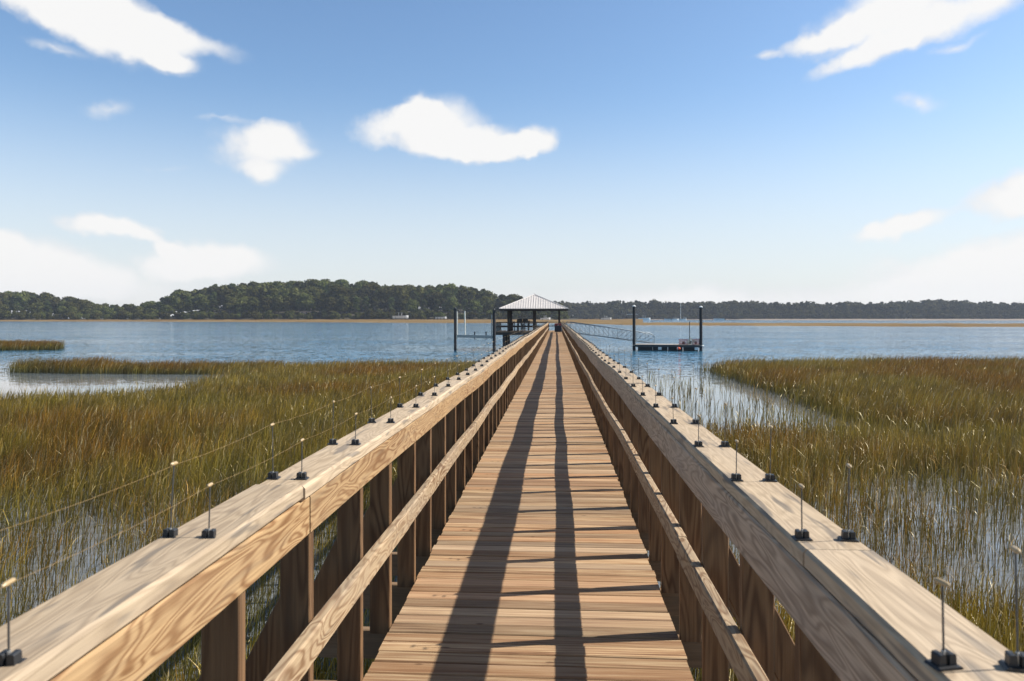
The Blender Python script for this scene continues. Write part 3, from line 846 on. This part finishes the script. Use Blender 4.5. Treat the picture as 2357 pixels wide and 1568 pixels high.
for t in (.51, .80):
    p = pL + (pR - pL) * t; m = MB()
    m.box((p.x, p.y, zb + .27), (.10, .14, .28)); m.box((p.x, p.y, zb + .40), (.17, .2, .08)); m.box((p.x, p.y, zb - .16), (.08, .12, .2))
    m.build('bunk_bracket', M['dockgrey'], cb)
p = pL + (pR - pL) * .26; m = MB(); m.tube((p.x, p.y, zb + .1), (p.x - .02, p.y, CAM_Z + .60), .055, 8); m.build('guide_post', M['pvc'], bl)
for p, sx, tp in ((pL, 1, CAM_Z + .58), (pR, -1, CAM_Z + .25)):
    q = p + e * sx * (.25 if sx > 0 else .30); m = MB(); m.tube((q.x, q.y, zb - .2), (q.x, q.y, tp), .045, 8); m.build('guide_rail', M['pvc'] if sx > 0 else M['alu'], bl)

# ------------------------------------------------------------------ floating dock and gangway on the right
fa = gp(1462, 807.0); fb_ = gp(1612, 808.5)
ex = (fb_ - fa).normalized(); ey = Vector((-ex.y, ex.x, 0)); L = (fb_ - fa).length; WD = 2.6
def fd(u, v, z): return fa + ex * u + ey * v + Vector((0, 0, z))
dk = empty('floating_dock', fd(L / 2, WD / 2, 0), 'low floating dock with black floats held between two tall pilings', 'floating dock')
m = MB(); v = 0
while v < WD - .05:
    m.bar(fd(.0, v + .07, .56), fd(L, v + .07, .56), .13, .03); v += .142
m.build('dock_planks', M['dockwood'], dk)
m = MB()
for a, b in (((0, 0), (L, 0)), ((0, WD), (L, WD)), ((0, 0), (0, WD)), ((L, 0), (L, WD))):
    m.bar(fd(*a, .44), fd(*b, .44), .08, .2)
m.build('dock_frame', M['dockgrey'], dk)
nf = 4
for i in range(nf):
    u0, u1 = .25 + (L - .4) * i / nf, .25 + (L - .4) * (i + 1) / nf - .06
    m = MB(); m.prism([(-.05, -.32), (-1.2, -.32), (-1.25, .34), (.0, .34)], [fd(u0, .02, 0), fd(u1, .02, 0)], tuple(-ey)); m.build('float', M['float'], dk)
for px, mt, lab in ((1523.5, 'white', 'white'), (1563, 'orange', 'red'), (1600, 'white', 'white')):
    q = gp(px, 801); u = (Vector((q.x, q.y, 0)) - fa).dot(ex)
    m = MB()
    if mt == 'white':
        m.bar(fd(u - .15, -.06, .22), fd(u + .15, -.06, .22), .12, .26, .03)
        o = m.build('bumper', M['white'], dk)
    else:
        for k in range(8):
            a0, a1 = -math.pi / 2 + math.pi * k / 8, -math.pi / 2 + math.pi * (k + 1) / 8
            m.tube(fd(u + .19 * math.sin(a0), -.16, .22), fd(u + .19 * math.sin(a1), -.16, .22), max(.02, .14 * math.cos(a0)), 12, max(.02, .14 * math.cos(a1)))
        o = m.build('buoy', M['orange'], dk); o['label'] = 'round red and white mooring buoy'
        m = MB(); m.tube(fd(u - .15, -.17, .22), fd(u - .05, -.17, .22), .10, 12, .145); m.build('buoy_band', M['white'], o)
for u in (-.12, L + .06):
    m = MB()
    for k in range(12):
        a0, a1 = 2 * math.pi * k / 12, 2 * math.pi * (k + 1) / 12
        m.tube(fd(u + .26 * math.cos(a0), .28 + .26 * math.sin(a0), .5), fd(u + .26 * math.cos(a1), .28 + .26 * math.sin(a1), .5), .03, 6)
    m.build('pile_hoop', M['galv'], dk)
def dock_piling(u, v, top, lab):
    p = fd(u, v, 0)
    o = empty('piling', p, lab, 'piling', 'pilings of the floating dock')
    m = MB(); m.tube((0, 0, -2.5), (0, 0, top), .15, 16, .14); link('pile_shaft', m.mesh('pile_shaft', M['pile']), o, (0, 0, 0))
    m = MB(); m.tube((0, 0, top + .003), (0, 0, top + .06), .165, 16, .165); m.tube((0, 0, top + .06), (0, 0, top + .14), .165, 16, .05); link('pile_cap', m.mesh('pile_cap', M['white']), o, (0, 0, 0))
dock_piling(-.12, .28, CAM_Z + (HY - 706) * 70 / F, 'tall dark piling with white cap at the gangway end of the floating dock')
dock_piling(L + .06, .28, CAM_Z + (HY - 708) * 69 / F, 'tall dark piling with white cap at the outer end of the floating dock')
o = empty('marker_pole', fd((1588 - 1462) / 150 * L, WD - .4, .58), 'thin dark upright pole on the floating dock beside the wire traps', 'pole')
m = MB(); m.tube((0, 0, 0), (0, 0, 2.12), .035, 8); link('pole_shaft', m.mesh('pole_shaft', M['pile']), o, (0, 0, 0))
m = MB(); m.box((0, 0, .02), (.25, .25, .04)); link('base_plate', m.mesh('base_plate', M['dockgrey']), o, (0, 0, 0))
def trap(loc, size, rz, tilt, mat, lab):
    a, b, h = size
    o = empty('crab_trap', loc, lab, 'crab trap', 'wire crab traps on the floating dock', rz); o.rotation_euler = (0, tilt, rz)
    m = MB()
    for sx in (-1, 1):
        for sy in (-1, 1): m.bar((sx * a / 2, sy * b / 2, 0), (sx * a / 2, sy * b / 2, h), .03, .03)
        for z in (0.015, h): m.bar((sx * a / 2, -b / 2, z), (sx * a / 2, b / 2, z), .03, .03)
    for sy in (-1, 1):
        for z in (0.015, h): m.bar((-a / 2, sy * b / 2, z), (a / 2, sy * b / 2, z), .03, .03)
    link('trap_frame', m.mesh('trap_frame', mat), o, (0, 0, 0))
    m = MB(); n = 7
    for k in range(1, n):
        t = k / n - .5
        for sy in (-1, 1): m.tube((t * a, sy * b / 2, 0), (t * a, sy * b / 2, h), .008, 4); m.tube((-a / 2, sy * b / 2, (t + .5) * h), (a / 2, sy * b / 2, (t + .5) * h), .008, 4)
        for sx in (-1, 1): m.tube((sx * a / 2, t * b, 0), (sx * a / 2, t * b, h), .008, 4)
        m.tube((t * a, -b / 2, h), (t * a, b / 2, h), .008, 4)
    link('mesh_panel', m.mesh('mesh_panel', mat), o, (0, 0, 0))
    m = MB(); m.box((0, 0, h * .35), (a * .3, b * .3, h * .5)); link('bait_box', m.mesh('bait_box', M['dockgrey']), o, (0, 0, 0))
rzd = math.atan2(ex.y, ex.x)
trap(fd((1550 + 24 - 1462) / 150 * L, .8, .585), (.82, .6, .46), rzd, 0, M['trapwire'], 'reddish wire trap lying flat on the floating dock, left of the tilted one')
trap(fd((1586 - 1462) / 150 * L, .7, .60), (.52, .55, .60), rzd, R(36), M['trapgrey'], 'pale wire trap tipped up at an angle between two others on the floating dock')
trap(fd((1602 - 1462) / 150 * L, .8, .585), (.62, .6, .50), rzd, 0, M['trapwire'], 'reddish wire trap near the outer piling of the floating dock')

g0 = at(1313, 764.5, 69.5); g1 = at(1506, 790.0, 71.8)
gw = empty('gangway', g0, 'grey metal truss gangway sloping from the pier head down to the floating dock', 'gangway')
gd = (g1 - g0); gs = Vector((-gd.y, gd.x, 0)).normalized()
def gpnt(t, s, h): return g0 + gd * t + gs * s + Vector((0, 0, h))
for s in (0, 1.15):
    m = MB(); NB = 9
    m.bar(gpnt(0, s, 0), gpnt(1, s, 0), .07, .09)
    top = [gpnt(0, s, .95), gpnt(.5, s, .95), gpnt(.90, s, .93), gpnt(.96, s, .86), gpnt(.99, s, .74), gpnt(1.0, s, .62)]
    m.path_tube(top, .032)
    m.tube(gpnt(1, s, .62), gpnt(1, s, 0), .022, 6)
    for k in range(NB):
        t = k / NB; m.tube(gpnt(t, s, 0), gpnt(t, s, .94), .022, 6)
        if k < 5: m.tube(gpnt(t, s, .93), gpnt((k + 1) / NB, s, .02), .026, 6)
        else: m.tube(gpnt(t, s, .02), gpnt(min(.995, (k + 1) / NB), s, .92 if k < NB - 1 else .62), .026, 6)
    m.build('truss_side', M['alu'], gw)
m = MB(); m.bar(gpnt(0, .575, .0), gpnt(1, .575, .0), 1.0, .03); m.build('tread_plate', M['dockwood'], gw)

# ------------------------------------------------------------------ far shore: boats, docks, houses
def hull(m, Lh, W, H):
    st = [(-.5, .8, 0), (-.2, 1, 0), (.15, .95, .02), (.35, .65, .1), (.5, .04, .22)]
    V = []; Fc = []
    for t, w, dz in st:
        V += [(t * Lh, -w * W / 2, H * (1 + dz)), (t * Lh, -w * W * .3, 0), (t * Lh, w * W * .3, 0), (t * Lh, w * W / 2, H * (1 + dz))]
    for i in range(4):
        for j in range(3): Fc.append((i * 4 + j, i * 4 + j + 1, i * 4 + j + 5, i * 4 + j + 4))
        Fc.append((i * 4 + 3, i * 4, i * 4 + 4, i * 4 + 7))
    Fc += [(0, 3, 2, 1), (16, 17, 18, 19)]
    m.add(V, Fc)
def motorboat(px, py, d, Lh, rz, lab, canopy=True, lift=0.0, grp='boats moored along the far shore'):
    p = at(px, py, d); o = empty('motorboat', (p.x, p.y, lift), lab, 'boat', grp, rz)
    m = MB(); hull(m, Lh, Lh * .3, Lh * .17); link('hull', m.mesh('hull', M['white']), o, (0, 0, 0))
    m = MB(); m.prism([(-Lh * .1, 0), (Lh * .1, 0), (Lh * .08, Lh * .10), (-Lh * .08, Lh * .10)], [(-Lh * .12, 0, Lh * .15), (Lh * .16, 0, Lh * .15)], (0, 1, 0)); c = link('cabin', m.mesh('cabin', M['white']), o, (0, 0, 0))
    m = MB(); m.box((Lh * .165, 0, Lh * .2), (.05, Lh * .15, Lh * .06)); link('windscreen', m.mesh('windscreen', M['glass']), c, (0, 0, 0))
    if canopy:
        m = MB(); m.box((-.02 * Lh, 0, Lh * .36), (Lh * .28, Lh * .22, .12))
        for sx in (-.12, .08):
            for sy in (-1, 1): m.tube((sx * Lh, sy * Lh * .09, Lh * .15), (sx * Lh, sy * Lh * .09, Lh * .36), .06, 5)
        link('canopy', m.mesh('canopy', M['white']), o, (0, 0, 0))
    m = MB(); m.box((-Lh * .53, 0, Lh * .12), (Lh * .06, Lh * .07, Lh * .16)); link('outboard_motor', m.mesh('outboard_motor', M['black']), o, (0, 0, 0))
    if lift > .3:
        m = MB()
        for sx in (-.3, .3):
            for sy in (-1, 1): m.tube((sx * Lh, sy * Lh * .2, -lift - .5), (sx * Lh, sy * Lh * .2, Lh * .12), .12, 6)
        link('lift_post', m.mesh('lift_post', M['dark_wood']), o, (0, 0, 0))
motorboat(922, 733, 612, 13, 0.1, 'large white motorboat raised on a lift at the edge of the left wood', True, 2.3)
motorboat(1015, 735, 600, 9, .15, 'long low white boat on the left shore, seen beside the boat lift pilings', False, 2.0)
motorboat(1255, 737, 560, 8, .3, 'white boat on the left shore seen through the pavilion', True, 1.4)
motorboat(1395, 738, 620, 9, .1, 'white boat with upright tower, on the shore just right of the pavilion', True, 1.2)
motorboat(1483, 737.5, 840, 14, .1, 'long white cruiser just right of the gangway piling', True)
motorboat(1538, 738, 840, 9, 2.9, 'small white boat left of the moored sailboat', False)
motorboat(1554, 738, 830, 9, .4, 'white boat with raised canopy close beside the moored sailboat', True)
motorboat(1655, 738, 780, 11, 3.0, 'white boat right of the outer piling, bow towards the right', False)
p = at(1568, 738, 840); sb = empty('sailboat', (p.x, p.y, 0), 'white sailboat with one tall bare mast moored before the far woods', 'sailboat')
m = MB(); hull(m, 12, 3.6, 1.4); link('hull', m.mesh('hull', M['white']), sb, (0, 0, 0))
m = MB(); m.prism([(-1, 0), (1, 0), (.8, .8), (-.8, .8)], [(-2.5, 0, 1.4), (2, 0, 1.4)], (0, 1, 0)); link('cabin', m.mesh('cabin', M['white']), sb, (0, 0, 0))
m = MB(); m.tube((-.6, 0, 1.4), (-.6, 0, 20), .22, 8, .15); ms = link('mast', m.mesh('mast', M['white']), sb, (0, 0, 0))
m = MB(); m.tube((-.6, 0, 3.4), (-5, 0, 3.4), .14, 6); m.box((-2.8, 0, 3.7), (4.2, .5, .5)); link('boom', m.mesh('boom', M['navy']), ms, (0, 0, 0))
m = MB(); m.box((4, 0, 3.0), (3.2, 2.2, .2));
for sx in (2.6, 5.4):
    for sy in (-1, 1): m.tube((sx, sy, 1.4), (sx, sy, 3), .06, 5)
link('awning', m.mesh('awning', M['white']), sb, (0, 0, 0))
p = at(1455, 737, 800); o = empty('boat_canopy', (p.x, p.y, 0), 'pale flat canopy on posts over a dark boat slip, left of the gangway piling', 'canopy')
m = MB(); m.prism([(-6, 0), (6, 0), (4.5, 1.0), (-4.5, 1.0)], [(0, -4, 6), (0, 4, 6)], (1, 0, 0)); link('canopy_roof', m.mesh('canopy_roof', M['dockwood']), o, (0, 0, 0))
for sx in (-4.5, 4.5):
    for sy in (-3, 3):
        m = MB(); m.tube((sx, sy, -1), (sx, sy, 6.02), .2, 6); link('post', m.mesh('post', M['dark_wood']), o, (0, 0, 0))
def far_dock(px0, px1, d, z, n, lab):
    a = at(px0, 737, d); b = at(px1, 737, d); c = (a + b) / 2
    o = empty('private_dock', (c.x, c.y, 0), lab, 'dock', 'private docks on the far shore')
    A_, B_ = Vector((a.x - c.x, a.y - c.y, z)), Vector((b.x - c.x, b.y - c.y, z))
    m = MB(); m.bar(A_, B_, 2.0, .3); link('dock_deck', m.mesh('dock_deck', M['dark_wood']), o, (0, 0, 0))
    for i in range(n + 1):
        q = A_.lerp(B_, i / n); m = MB(); m.tube((q.x, q.y - 1.2, -1), (q.x, q.y - 1.2, z + random.uniform(.7, 1.4)), .22, 6); link('piling', m.mesh('piling', M['dark_wood']), o, (0, 0, 0))
far_dock(940, 1045, 595, 1.9, 14, 'private dock with a row of short pilings between the two left boats')
far_dock(1330, 1445, 700, 1.6, 16, 'private dock with many pilings behind the gangway')
far_dock(1495, 1700, 940, 1.0, 20, 'long low private dock behind the sailboat on the far shore')
def house(px, py, d, w, dep, h, rh, wall, lab, rz=0.1):
    p = at(px, py, d); o = empty('house', (p.x, p.y, p.z), lab, 'house', None, rz)
    m = MB(); m.box((0, 0, h / 2 - 1), (w, dep, h + 2), .02); wl_ = link('wall', m.mesh('wall', wall), o, (0, 0, 0))
    m = MB(); m.prism([(-dep / 2 - .6, 0), (dep / 2 + .6, 0), (0, rh)], [(-w / 2 - .6, 0, h), (w / 2 + .6, 0, h)], (0, 1, 0)); rf = link('roof', m.mesh('roof', M['houseroof']), o, (0, 0, 0))
    m = MB(); m.box((w * .25, .5, h + rh * .9), (.9, .9, 1.6)); link('chimney', m.mesh('chimney', M['housepink']), rf, (0, 0, 0))
    for sx in (-.32, 0, .32):
        m = MB(); m.box((sx * w, -dep / 2 - .01, h * .55), (1.3, .12, 1.6)); link('window', m.mesh('window', M['glass']), wl_, (0, 0, 0))
    m = MB()
    m.box((0, -dep / 2 - 1.4, h * .45), (w * .9, 2.6, .2))
    for sx in (-.42, -.14, .14, .42): m.box((sx * w, -dep / 2 - 2.5, h * .45 / 2 - 1), (.25, .25, h * .45 + 2))
    link('porch', m.mesh('porch', M['dockwood']), o, (0, 0, 0))
house(590, 729, 657, 13, 8, 3.6, 2.4, M['housewall'], 'tan house with white porch posts half hidden in the left wood')
house(708, 726, 657, 12, 8, 3.6, 2.2, M['housepink'], 'pinkish house half hidden among trees near the middle of the left wood')
house(855, 727, 657, 11, 8, 3.4, 2.0, M['houseroof'], 'grey house under the trees, left of the large white motorboat')
house(1490 + 600, 735, 1072, 14, 9, 4.5, 3, M['white'], 'white house at the foot of the far woods, toward the right')

# ------------------------------------------------------------------ marsh grass
def grass_mat():
    k = NT('cordgrass')
    c = k.n('ShaderNodeAttribute', attribute_name='gc').outputs['Color']
    d = k.n('ShaderNodeBsdfDiffuse', {'Color': c})
    tr = k.n('ShaderNodeBsdfTranslucent', {'Color': c})
    gl = k.n('ShaderNodeBsdfGlossy', {'Color': (1, .95, .8, 1), 'Roughness': .42})
    a = k.n('ShaderNodeMixShader', {0: .20, 1: d.outputs[0], 2: tr.outputs[0]})
    b = k.n('ShaderNodeMixShader', {0: .07, 1: a.outputs[0], 2: gl.outputs[0]})
    k.t.links.new(b.outputs[0], k.out.inputs[0])
    return k.m
M['grass'] = grass_mat()
def in_poly(x, y, poly):
    n = len(poly); ins = np.zeros(len(x), bool); j = n - 1
    for i in range(n):
        xi, yi = poly[i]; xj, yj = poly[j]
        c = ((yi > y) != (yj > y)) & (x < (xj - xi) * (y - yi) / (yj - yi + 1e-12) + xi)
        ins ^= c; j = i
    return ins
def grass(name, poly, dens, hgt, label, seed, orange=0.0, wmul=1.0, lean=.10, dmul=1.0, feather=1.0):
    """blades rooted in the creek bed; dens(x, y) in blades per m2, hgt(x, y) in metres"""
    r = np.random.default_rng(seed)
    P = np.array(poly); x0, y0 = P.min(0); x1, y1 = P.max(0)
    area = (x1 - x0) * (y1 - y0); dmax = 480
    X, Y = [], []
    n = int(area * dmax)
    while n > 0:
        k = min(n, 2000000); n -= k
        x = r.uniform(x0, x1, k); y = r.uniform(y0, y1, k)
        dd = dens(x, y)
        dd = dd * 1.5 * dmul
        keep = r.uniform(0, dmax, k) < dd
        x, y = x[keep], y[keep]
        ok = in_poly(x, y, poly); X.append(x[ok]); Y.append(y[ok])
    x = np.concatenate(X); y = np.concatenate(Y)
    # drop what this camera position and any near it could not see
    sp_ = np.clip(np.hypot(x, y) * .022, .06, .9) * feather
    x = x + r.normal(0, 1, len(x)) * sp_; y = y + r.normal(0, 1, len(y)) * sp_
    ok = (x < -.95) | (x > .80); x, y = x[ok], y[ok]
    dist = np.hypot(x, y); ang = np.arctan2(x, y) + YAW
    ok = np.abs(ang) < R(41); x, y, dist = x[ok], y[ok], dist[ok]
    n = len(x)
    h = hgt(x, y) * r.uniform(.62, 1.12, n)
    w = (.0026 + .0024 * r.random(n)) * wmul * np.clip(dist / 10, .95, 3.0)
    arch = np.where(r.random(n) < .34, r.uniform(.35, 1.1, n), r.uniform(.03, .28, n))
    a = r.uniform(0, 2 * np.pi, n); la = r.normal(.35, .6, n)
    dirx = np.cos(a); diry = np.sin(a)
    fa_ = r.uniform(-.9, .9, n) + np.where(r.random(n) < .5, 0, np.pi)    # blade face turned roughly across the view
    wx, wy = np.cos(fa_) * w, np.sin(fa_) * w
    ts = np.array([0, .38, .72, 1.0]); ws = np.array([1.0, .9, .6, .0])
    kink = r.normal(0, .045, (n, 4))
    V = np.zeros((n, 7, 3), np.float32); C = np.zeros((n, 7, 3), np.float32)
    # plant colours: green low, straw and rust towards the ripe tips, in patches
    pa = vnoise(x, y, 2.3, seed + 1) * .55 + vnoise(x, y, .6, seed + 2) * .45
    rust = np.clip((vnoise(x, y, 4.5, seed + 3) - .48) * 2.4 + orange + .5 * sstep(28, 42, dist) + r.normal(0, .28, n), 0, 1)[:, None]
    green = np.array([.14, .142, .018]) * (1 - pa[:, None] * .35) + np.array([.05, .03, .0]) * r.random(n)[:, None]
    straw = np.array([.50, .325, .05]); rustc = np.array([.50, .20, .018])
    rust = np.clip(rust + .12, 0, 1)
    tip = straw * (1 - rust) + rustc * rust
    tip = tip * (.55 + .45 * r.random(n)[:, None]) + green * (.45 * (1 - rust) * r.random(n)[:, None])
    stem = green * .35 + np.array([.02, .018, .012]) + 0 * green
    dead = r.random(n) < .08
    green[dead] = np.array([.36, .29, .15]); tip[dead] = np.array([.62, .50, .28])
    clump = vnoise(x, y, .42, seed + 5) * .6 + vnoise(x, y, .16, seed + 6) * .4
    tone = (np.clip(.40 + 1.5 * (clump - .2), .36, 1.7) * r.uniform(.75, 1.25, n))[:, None]
    fresh = np.clip(sstep(9, 4.5, dist) * .8 + (vnoise(x, y, 1.6, seed + 7) - .6) * 2.2, 0, 1)[:, None]
    tip = tip * (1 - fresh * .6) + np.array([.29, .255, .028]) * fresh * .6
    green = green * tone; tip = tip * tone; stem = stem * tone
    gl_ = r.random(n) < .04  # a few pale, wider, arched blades painted in as sun glints
    tip[gl_] = np.array([.66, .50, .20]); arch[gl_] = r.uniform(.5, 1.3, gl_.sum()); wx[gl_] *= 1.5; wy[gl_] *= 1.5
    h = h * (.82 + .36 * clump)
    for i in range(4):
        t = ts[i]
        bend = arch * t ** 2.2 * h * .55
        zz = h * (t - arch * .42 * t ** 3) - .05
        cx = x + dirx * bend + lean * t * t * h * 1.2 + kink[:, i] * h * t
        cy = y + diry * bend + kink[:, i] * h * t * .5
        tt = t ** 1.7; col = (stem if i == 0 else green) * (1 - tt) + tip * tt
        if i < 3:
            V[:, i * 2] = np.stack([cx - wx * ws[i], cy - wy * ws[i], zz], 1); V[:, i * 2 + 1] = np.stack([cx + wx * ws[i], cy + wy * ws[i], zz], 1)
            C[:, i * 2] = col; C[:, i * 2 + 1] = col
        else:
            V[:, 6] = np.stack([cx, cy, zz], 1); C[:, 6] = col
    base = (np.arange(n) * 7)[:, None]
    T = np.concatenate([base + np.array([[0, 1, 3]]), base + np.array([[0, 3, 2]]), base + np.array([[2, 3, 5]]), base + np.array([[2, 5, 4]]), base + np.array([[4, 5, 6]])])
    me = bpy.data.meshes.new(name)
    me.vertices.add(n * 7); me.vertices.foreach_set('co', V.ravel())
    nf_ = len(T); me.loops.add(nf_ * 3); me.loops.foreach_set('vertex_index', T.astype(np.int32).ravel())
    me.polygons.add(nf_); me.polygons.foreach_set('loop_start', (np.arange(nf_) * 3).astype(np.int32))
    me.update(calc_edges=True)
    at_ = me.attributes.new('gc', 'FLOAT_COLOR', 'POINT')
    cc = np.ones((n * 7, 4), np.float32); cc[:, :3] = C.reshape(-1, 3); at_.data.foreach_set('color', cc.ravel())
    me.materials.append(M['grass'])
    print(name, n)
    return tag(link(name, me), label, 'marsh grass', kind='stuff')
def sstep(a, b, v):
    t = np.clip((v - a) / (b - a), 0, 1); return t * t * (3 - 2 * t)
def G(*pts): return [tuple(gp(a, b))[:2] for a, b in pts]
# left: strip with its tip running out into the creek, and the main stand
grass('cordgrass', G((25, 859), (230, 861.5), (490, 863), (640, 858), (640, 850), (350, 851), (200, 849), (45, 853)),
      lambda x, y: 150 * (.5 + .6 * vnoise(x, y, .8, 3)), lambda x, y: .62 + .22 * vnoise(x, y, 2.2, 4) + .2 * sstep(-24, -28, x),
      'narrow spit of rust-tipped grass running out into the creek on the left', 11, .75, 1.0, .22, 1.1, .25)
grass('cordgrass', G((-160, 809), (128, 806.5), (140, 802), (-160, 797)),
      lambda x, y: 70 + 0 * x, lambda x, y: .95 + 0 * x, 'small islet of rusty grass at the left edge, nearest the open water', 12, .8, 1.5, .2, 1.5, .3)
def dens_l(x, y):
    d = y - .06 * x
    base = np.interp(d, [1, 4, 6.5, 8, 12, 16, 24, 30, 46], [330, 320, 250, 165, 165, 200, 185, 150, 115])
    nzv = vnoise(x, y, 1.1, 21) * .6 + vnoise(x, y, .35, 22) * .4
    holes = sstep(.25, .55, nzv + np.interp(d, [4, 6, 8, 12, 15], [.4, .28, .10, .17, .4]))
    return base * holes * (.25 + 1.2 * vnoise(x, y, .3, 23))
def hgt_l(x, y):
    d = y - .06 * x
    return np.interp(d, [1, 5, 8, 14, 26, 40], [.75, .8, .78, .8, .76, .66]) * (.88 + .25 * vnoise(x, y, 3.1, 24))
Lmain = G((-420, 985), (0, 945), (200, 931), (420, 915), (520, 890), (580, 860), (640, 852), (800, 849), (1000, 846)) + [(-1.05, 45.5), (-1.05, 1.2), (-3.5, 1.0), (-9, 3.0)]
grass('cordgrass', Lmain, dens_l, hgt_l, 'wide golden green marsh grass filling the left side up to the boardwalk', 13, .08, 1.0, .10)
# right: the far stand, the sparse stems in the shallows and the near clumps
Rmain = G((1640, 857), (1700, 851), (1850, 847), (2000, 845), (2357, 844), (2620, 844), (2620, 1010), (2357, 1010), (2120, 1005), (1985, 985), (1890, 945), (1800, 908), (1720, 880))
grass('cordgrass', Rmain, lambda x, y: np.interp(np.hypot(x, y), [15, 22, 30, 46], [120, 170, 160, 125]) * (.5 + .8 * vnoise(x, y, .3, 32)) * sstep(.0, .35, vnoise(x, y, 1.2, 31) + .15),
      lambda x, y: .76 + .16 * vnoise(x, y, 2.8, 33), 'broad stand of rust and olive marsh grass on the right, before the open creek', 14, .28, 1.0, .16, 1.0, .55)
def dens_r(x, y):
    d = y - .06 * x
    base = np.interp(d, [1, 6.2, 7.2, 8.2, 11, 13.0, 15, 17.5, 20, 23, 30, 40, 44], [320, 320, 200, 110, 105, 125, 200, 130, 30, 13, 8, 4, 0])
    side = sstep(0, 3, x - .9)
    nzv = vnoise(x, y, 1.3, 41) * .6 + vnoise(x, y, .4, 42) * .4
    th = np.interp(d, [1, 6, 7, 9, 13, 16, 19, 24, 40], [-.1, .0, .18, .33, .31, .10, .33, .46, .54])
    return base * sstep(th, th + .22, nzv) * (.35 + .95 * vnoise(x, y, .28, 44)) * (.6 + .5 * side) * 1.25
Rsp = [(.95, 1.2), (3.0, 1.0), (9, 3.5), (16, 12)] + G((2620, 1010), (2357, 1010), (2120, 1005), (1985, 985), (1890, 945), (1800, 908), (1720, 880), (1640, 857)) + [(.95, 40)]
grass('cordgrass', Rsp, dens_r, lambda x, y: np.interp(np.hypot(x, y), [1, 5, 9, 15, 25, 40], [.75, .82, .72, .8, .6, .5]) * (.85 + .3 * vnoise(x, y, 2.2, 43)),
      'thin stems and scattered clumps of grass standing in the shallows by the right rail', 15, .0, 1.0, .05)

# lush stands close by on both sides, nearest the camera
def near_d(a, b):
    return lambda x, y: 330 * sstep(b + .7, b - .3, y + (vnoise(x, y, .9, 61) - .5) * 1.4) * sstep(a - .3, a + .3, y) * (.35 + .9 * vnoise(x, y, .3, 62))
grass('cordgrass', [(1.2, 3.0), (3.2, 2.6), (7.5, 3.5), (8.5, 7.2), (1.2, 7.2)], near_d(3.2, 6.4), lambda x, y: .72 + .2 * vnoise(x, y, .8, 63),
      'lush yellow green grass beside the right rail, nearest the camera', 17, .0, 1.9, .04, 1.6, .3)
grass('cordgrass', [(-1.3, 2.2), (-4.0, 2.0), (-5.0, 4.6), (-1.3, 6.0)], near_d(2.4, 5.2), lambda x, y: .68 + .2 * vnoise(x, y, .8, 64),
      'lush yellow green grass beside the left rail posts, nearest the camera', 18, .1, 1.9, .04, 1.6, .3)

# ------------------------------------------------------------------ haze
HAZE = True
if HAZE:
    k = NT('haze_air')
    v = k.n('ShaderNodeVolumePrincipled', {'Color': (.72, .82, 1.0, 1), 'Density': .00013, 'Anisotropy': .1})
    k.t.links.new(v.outputs[0], k.out.inputs['Volume'])
    bx0, bx1, by0, by1, bz0, bz1 = -1300, 1300, -40, 1500, -4, 62
    m = MB(); m.add([(bx0, by0, bz0), (bx1, by0, bz0), (bx1, by1, bz0), (bx0, by1, bz0), (bx0, by0, bz1), (bx1, by0, bz1), (bx1, by1, bz1), (bx0, by1, bz1)],
        [(0, 3, 2, 1), (4, 5, 6, 7), (0, 1, 5, 4), (1, 2, 6, 5), (2, 3, 7, 6), (3, 0, 4, 7)])
    tag(m.build('haze', k.m), kind='stuff')
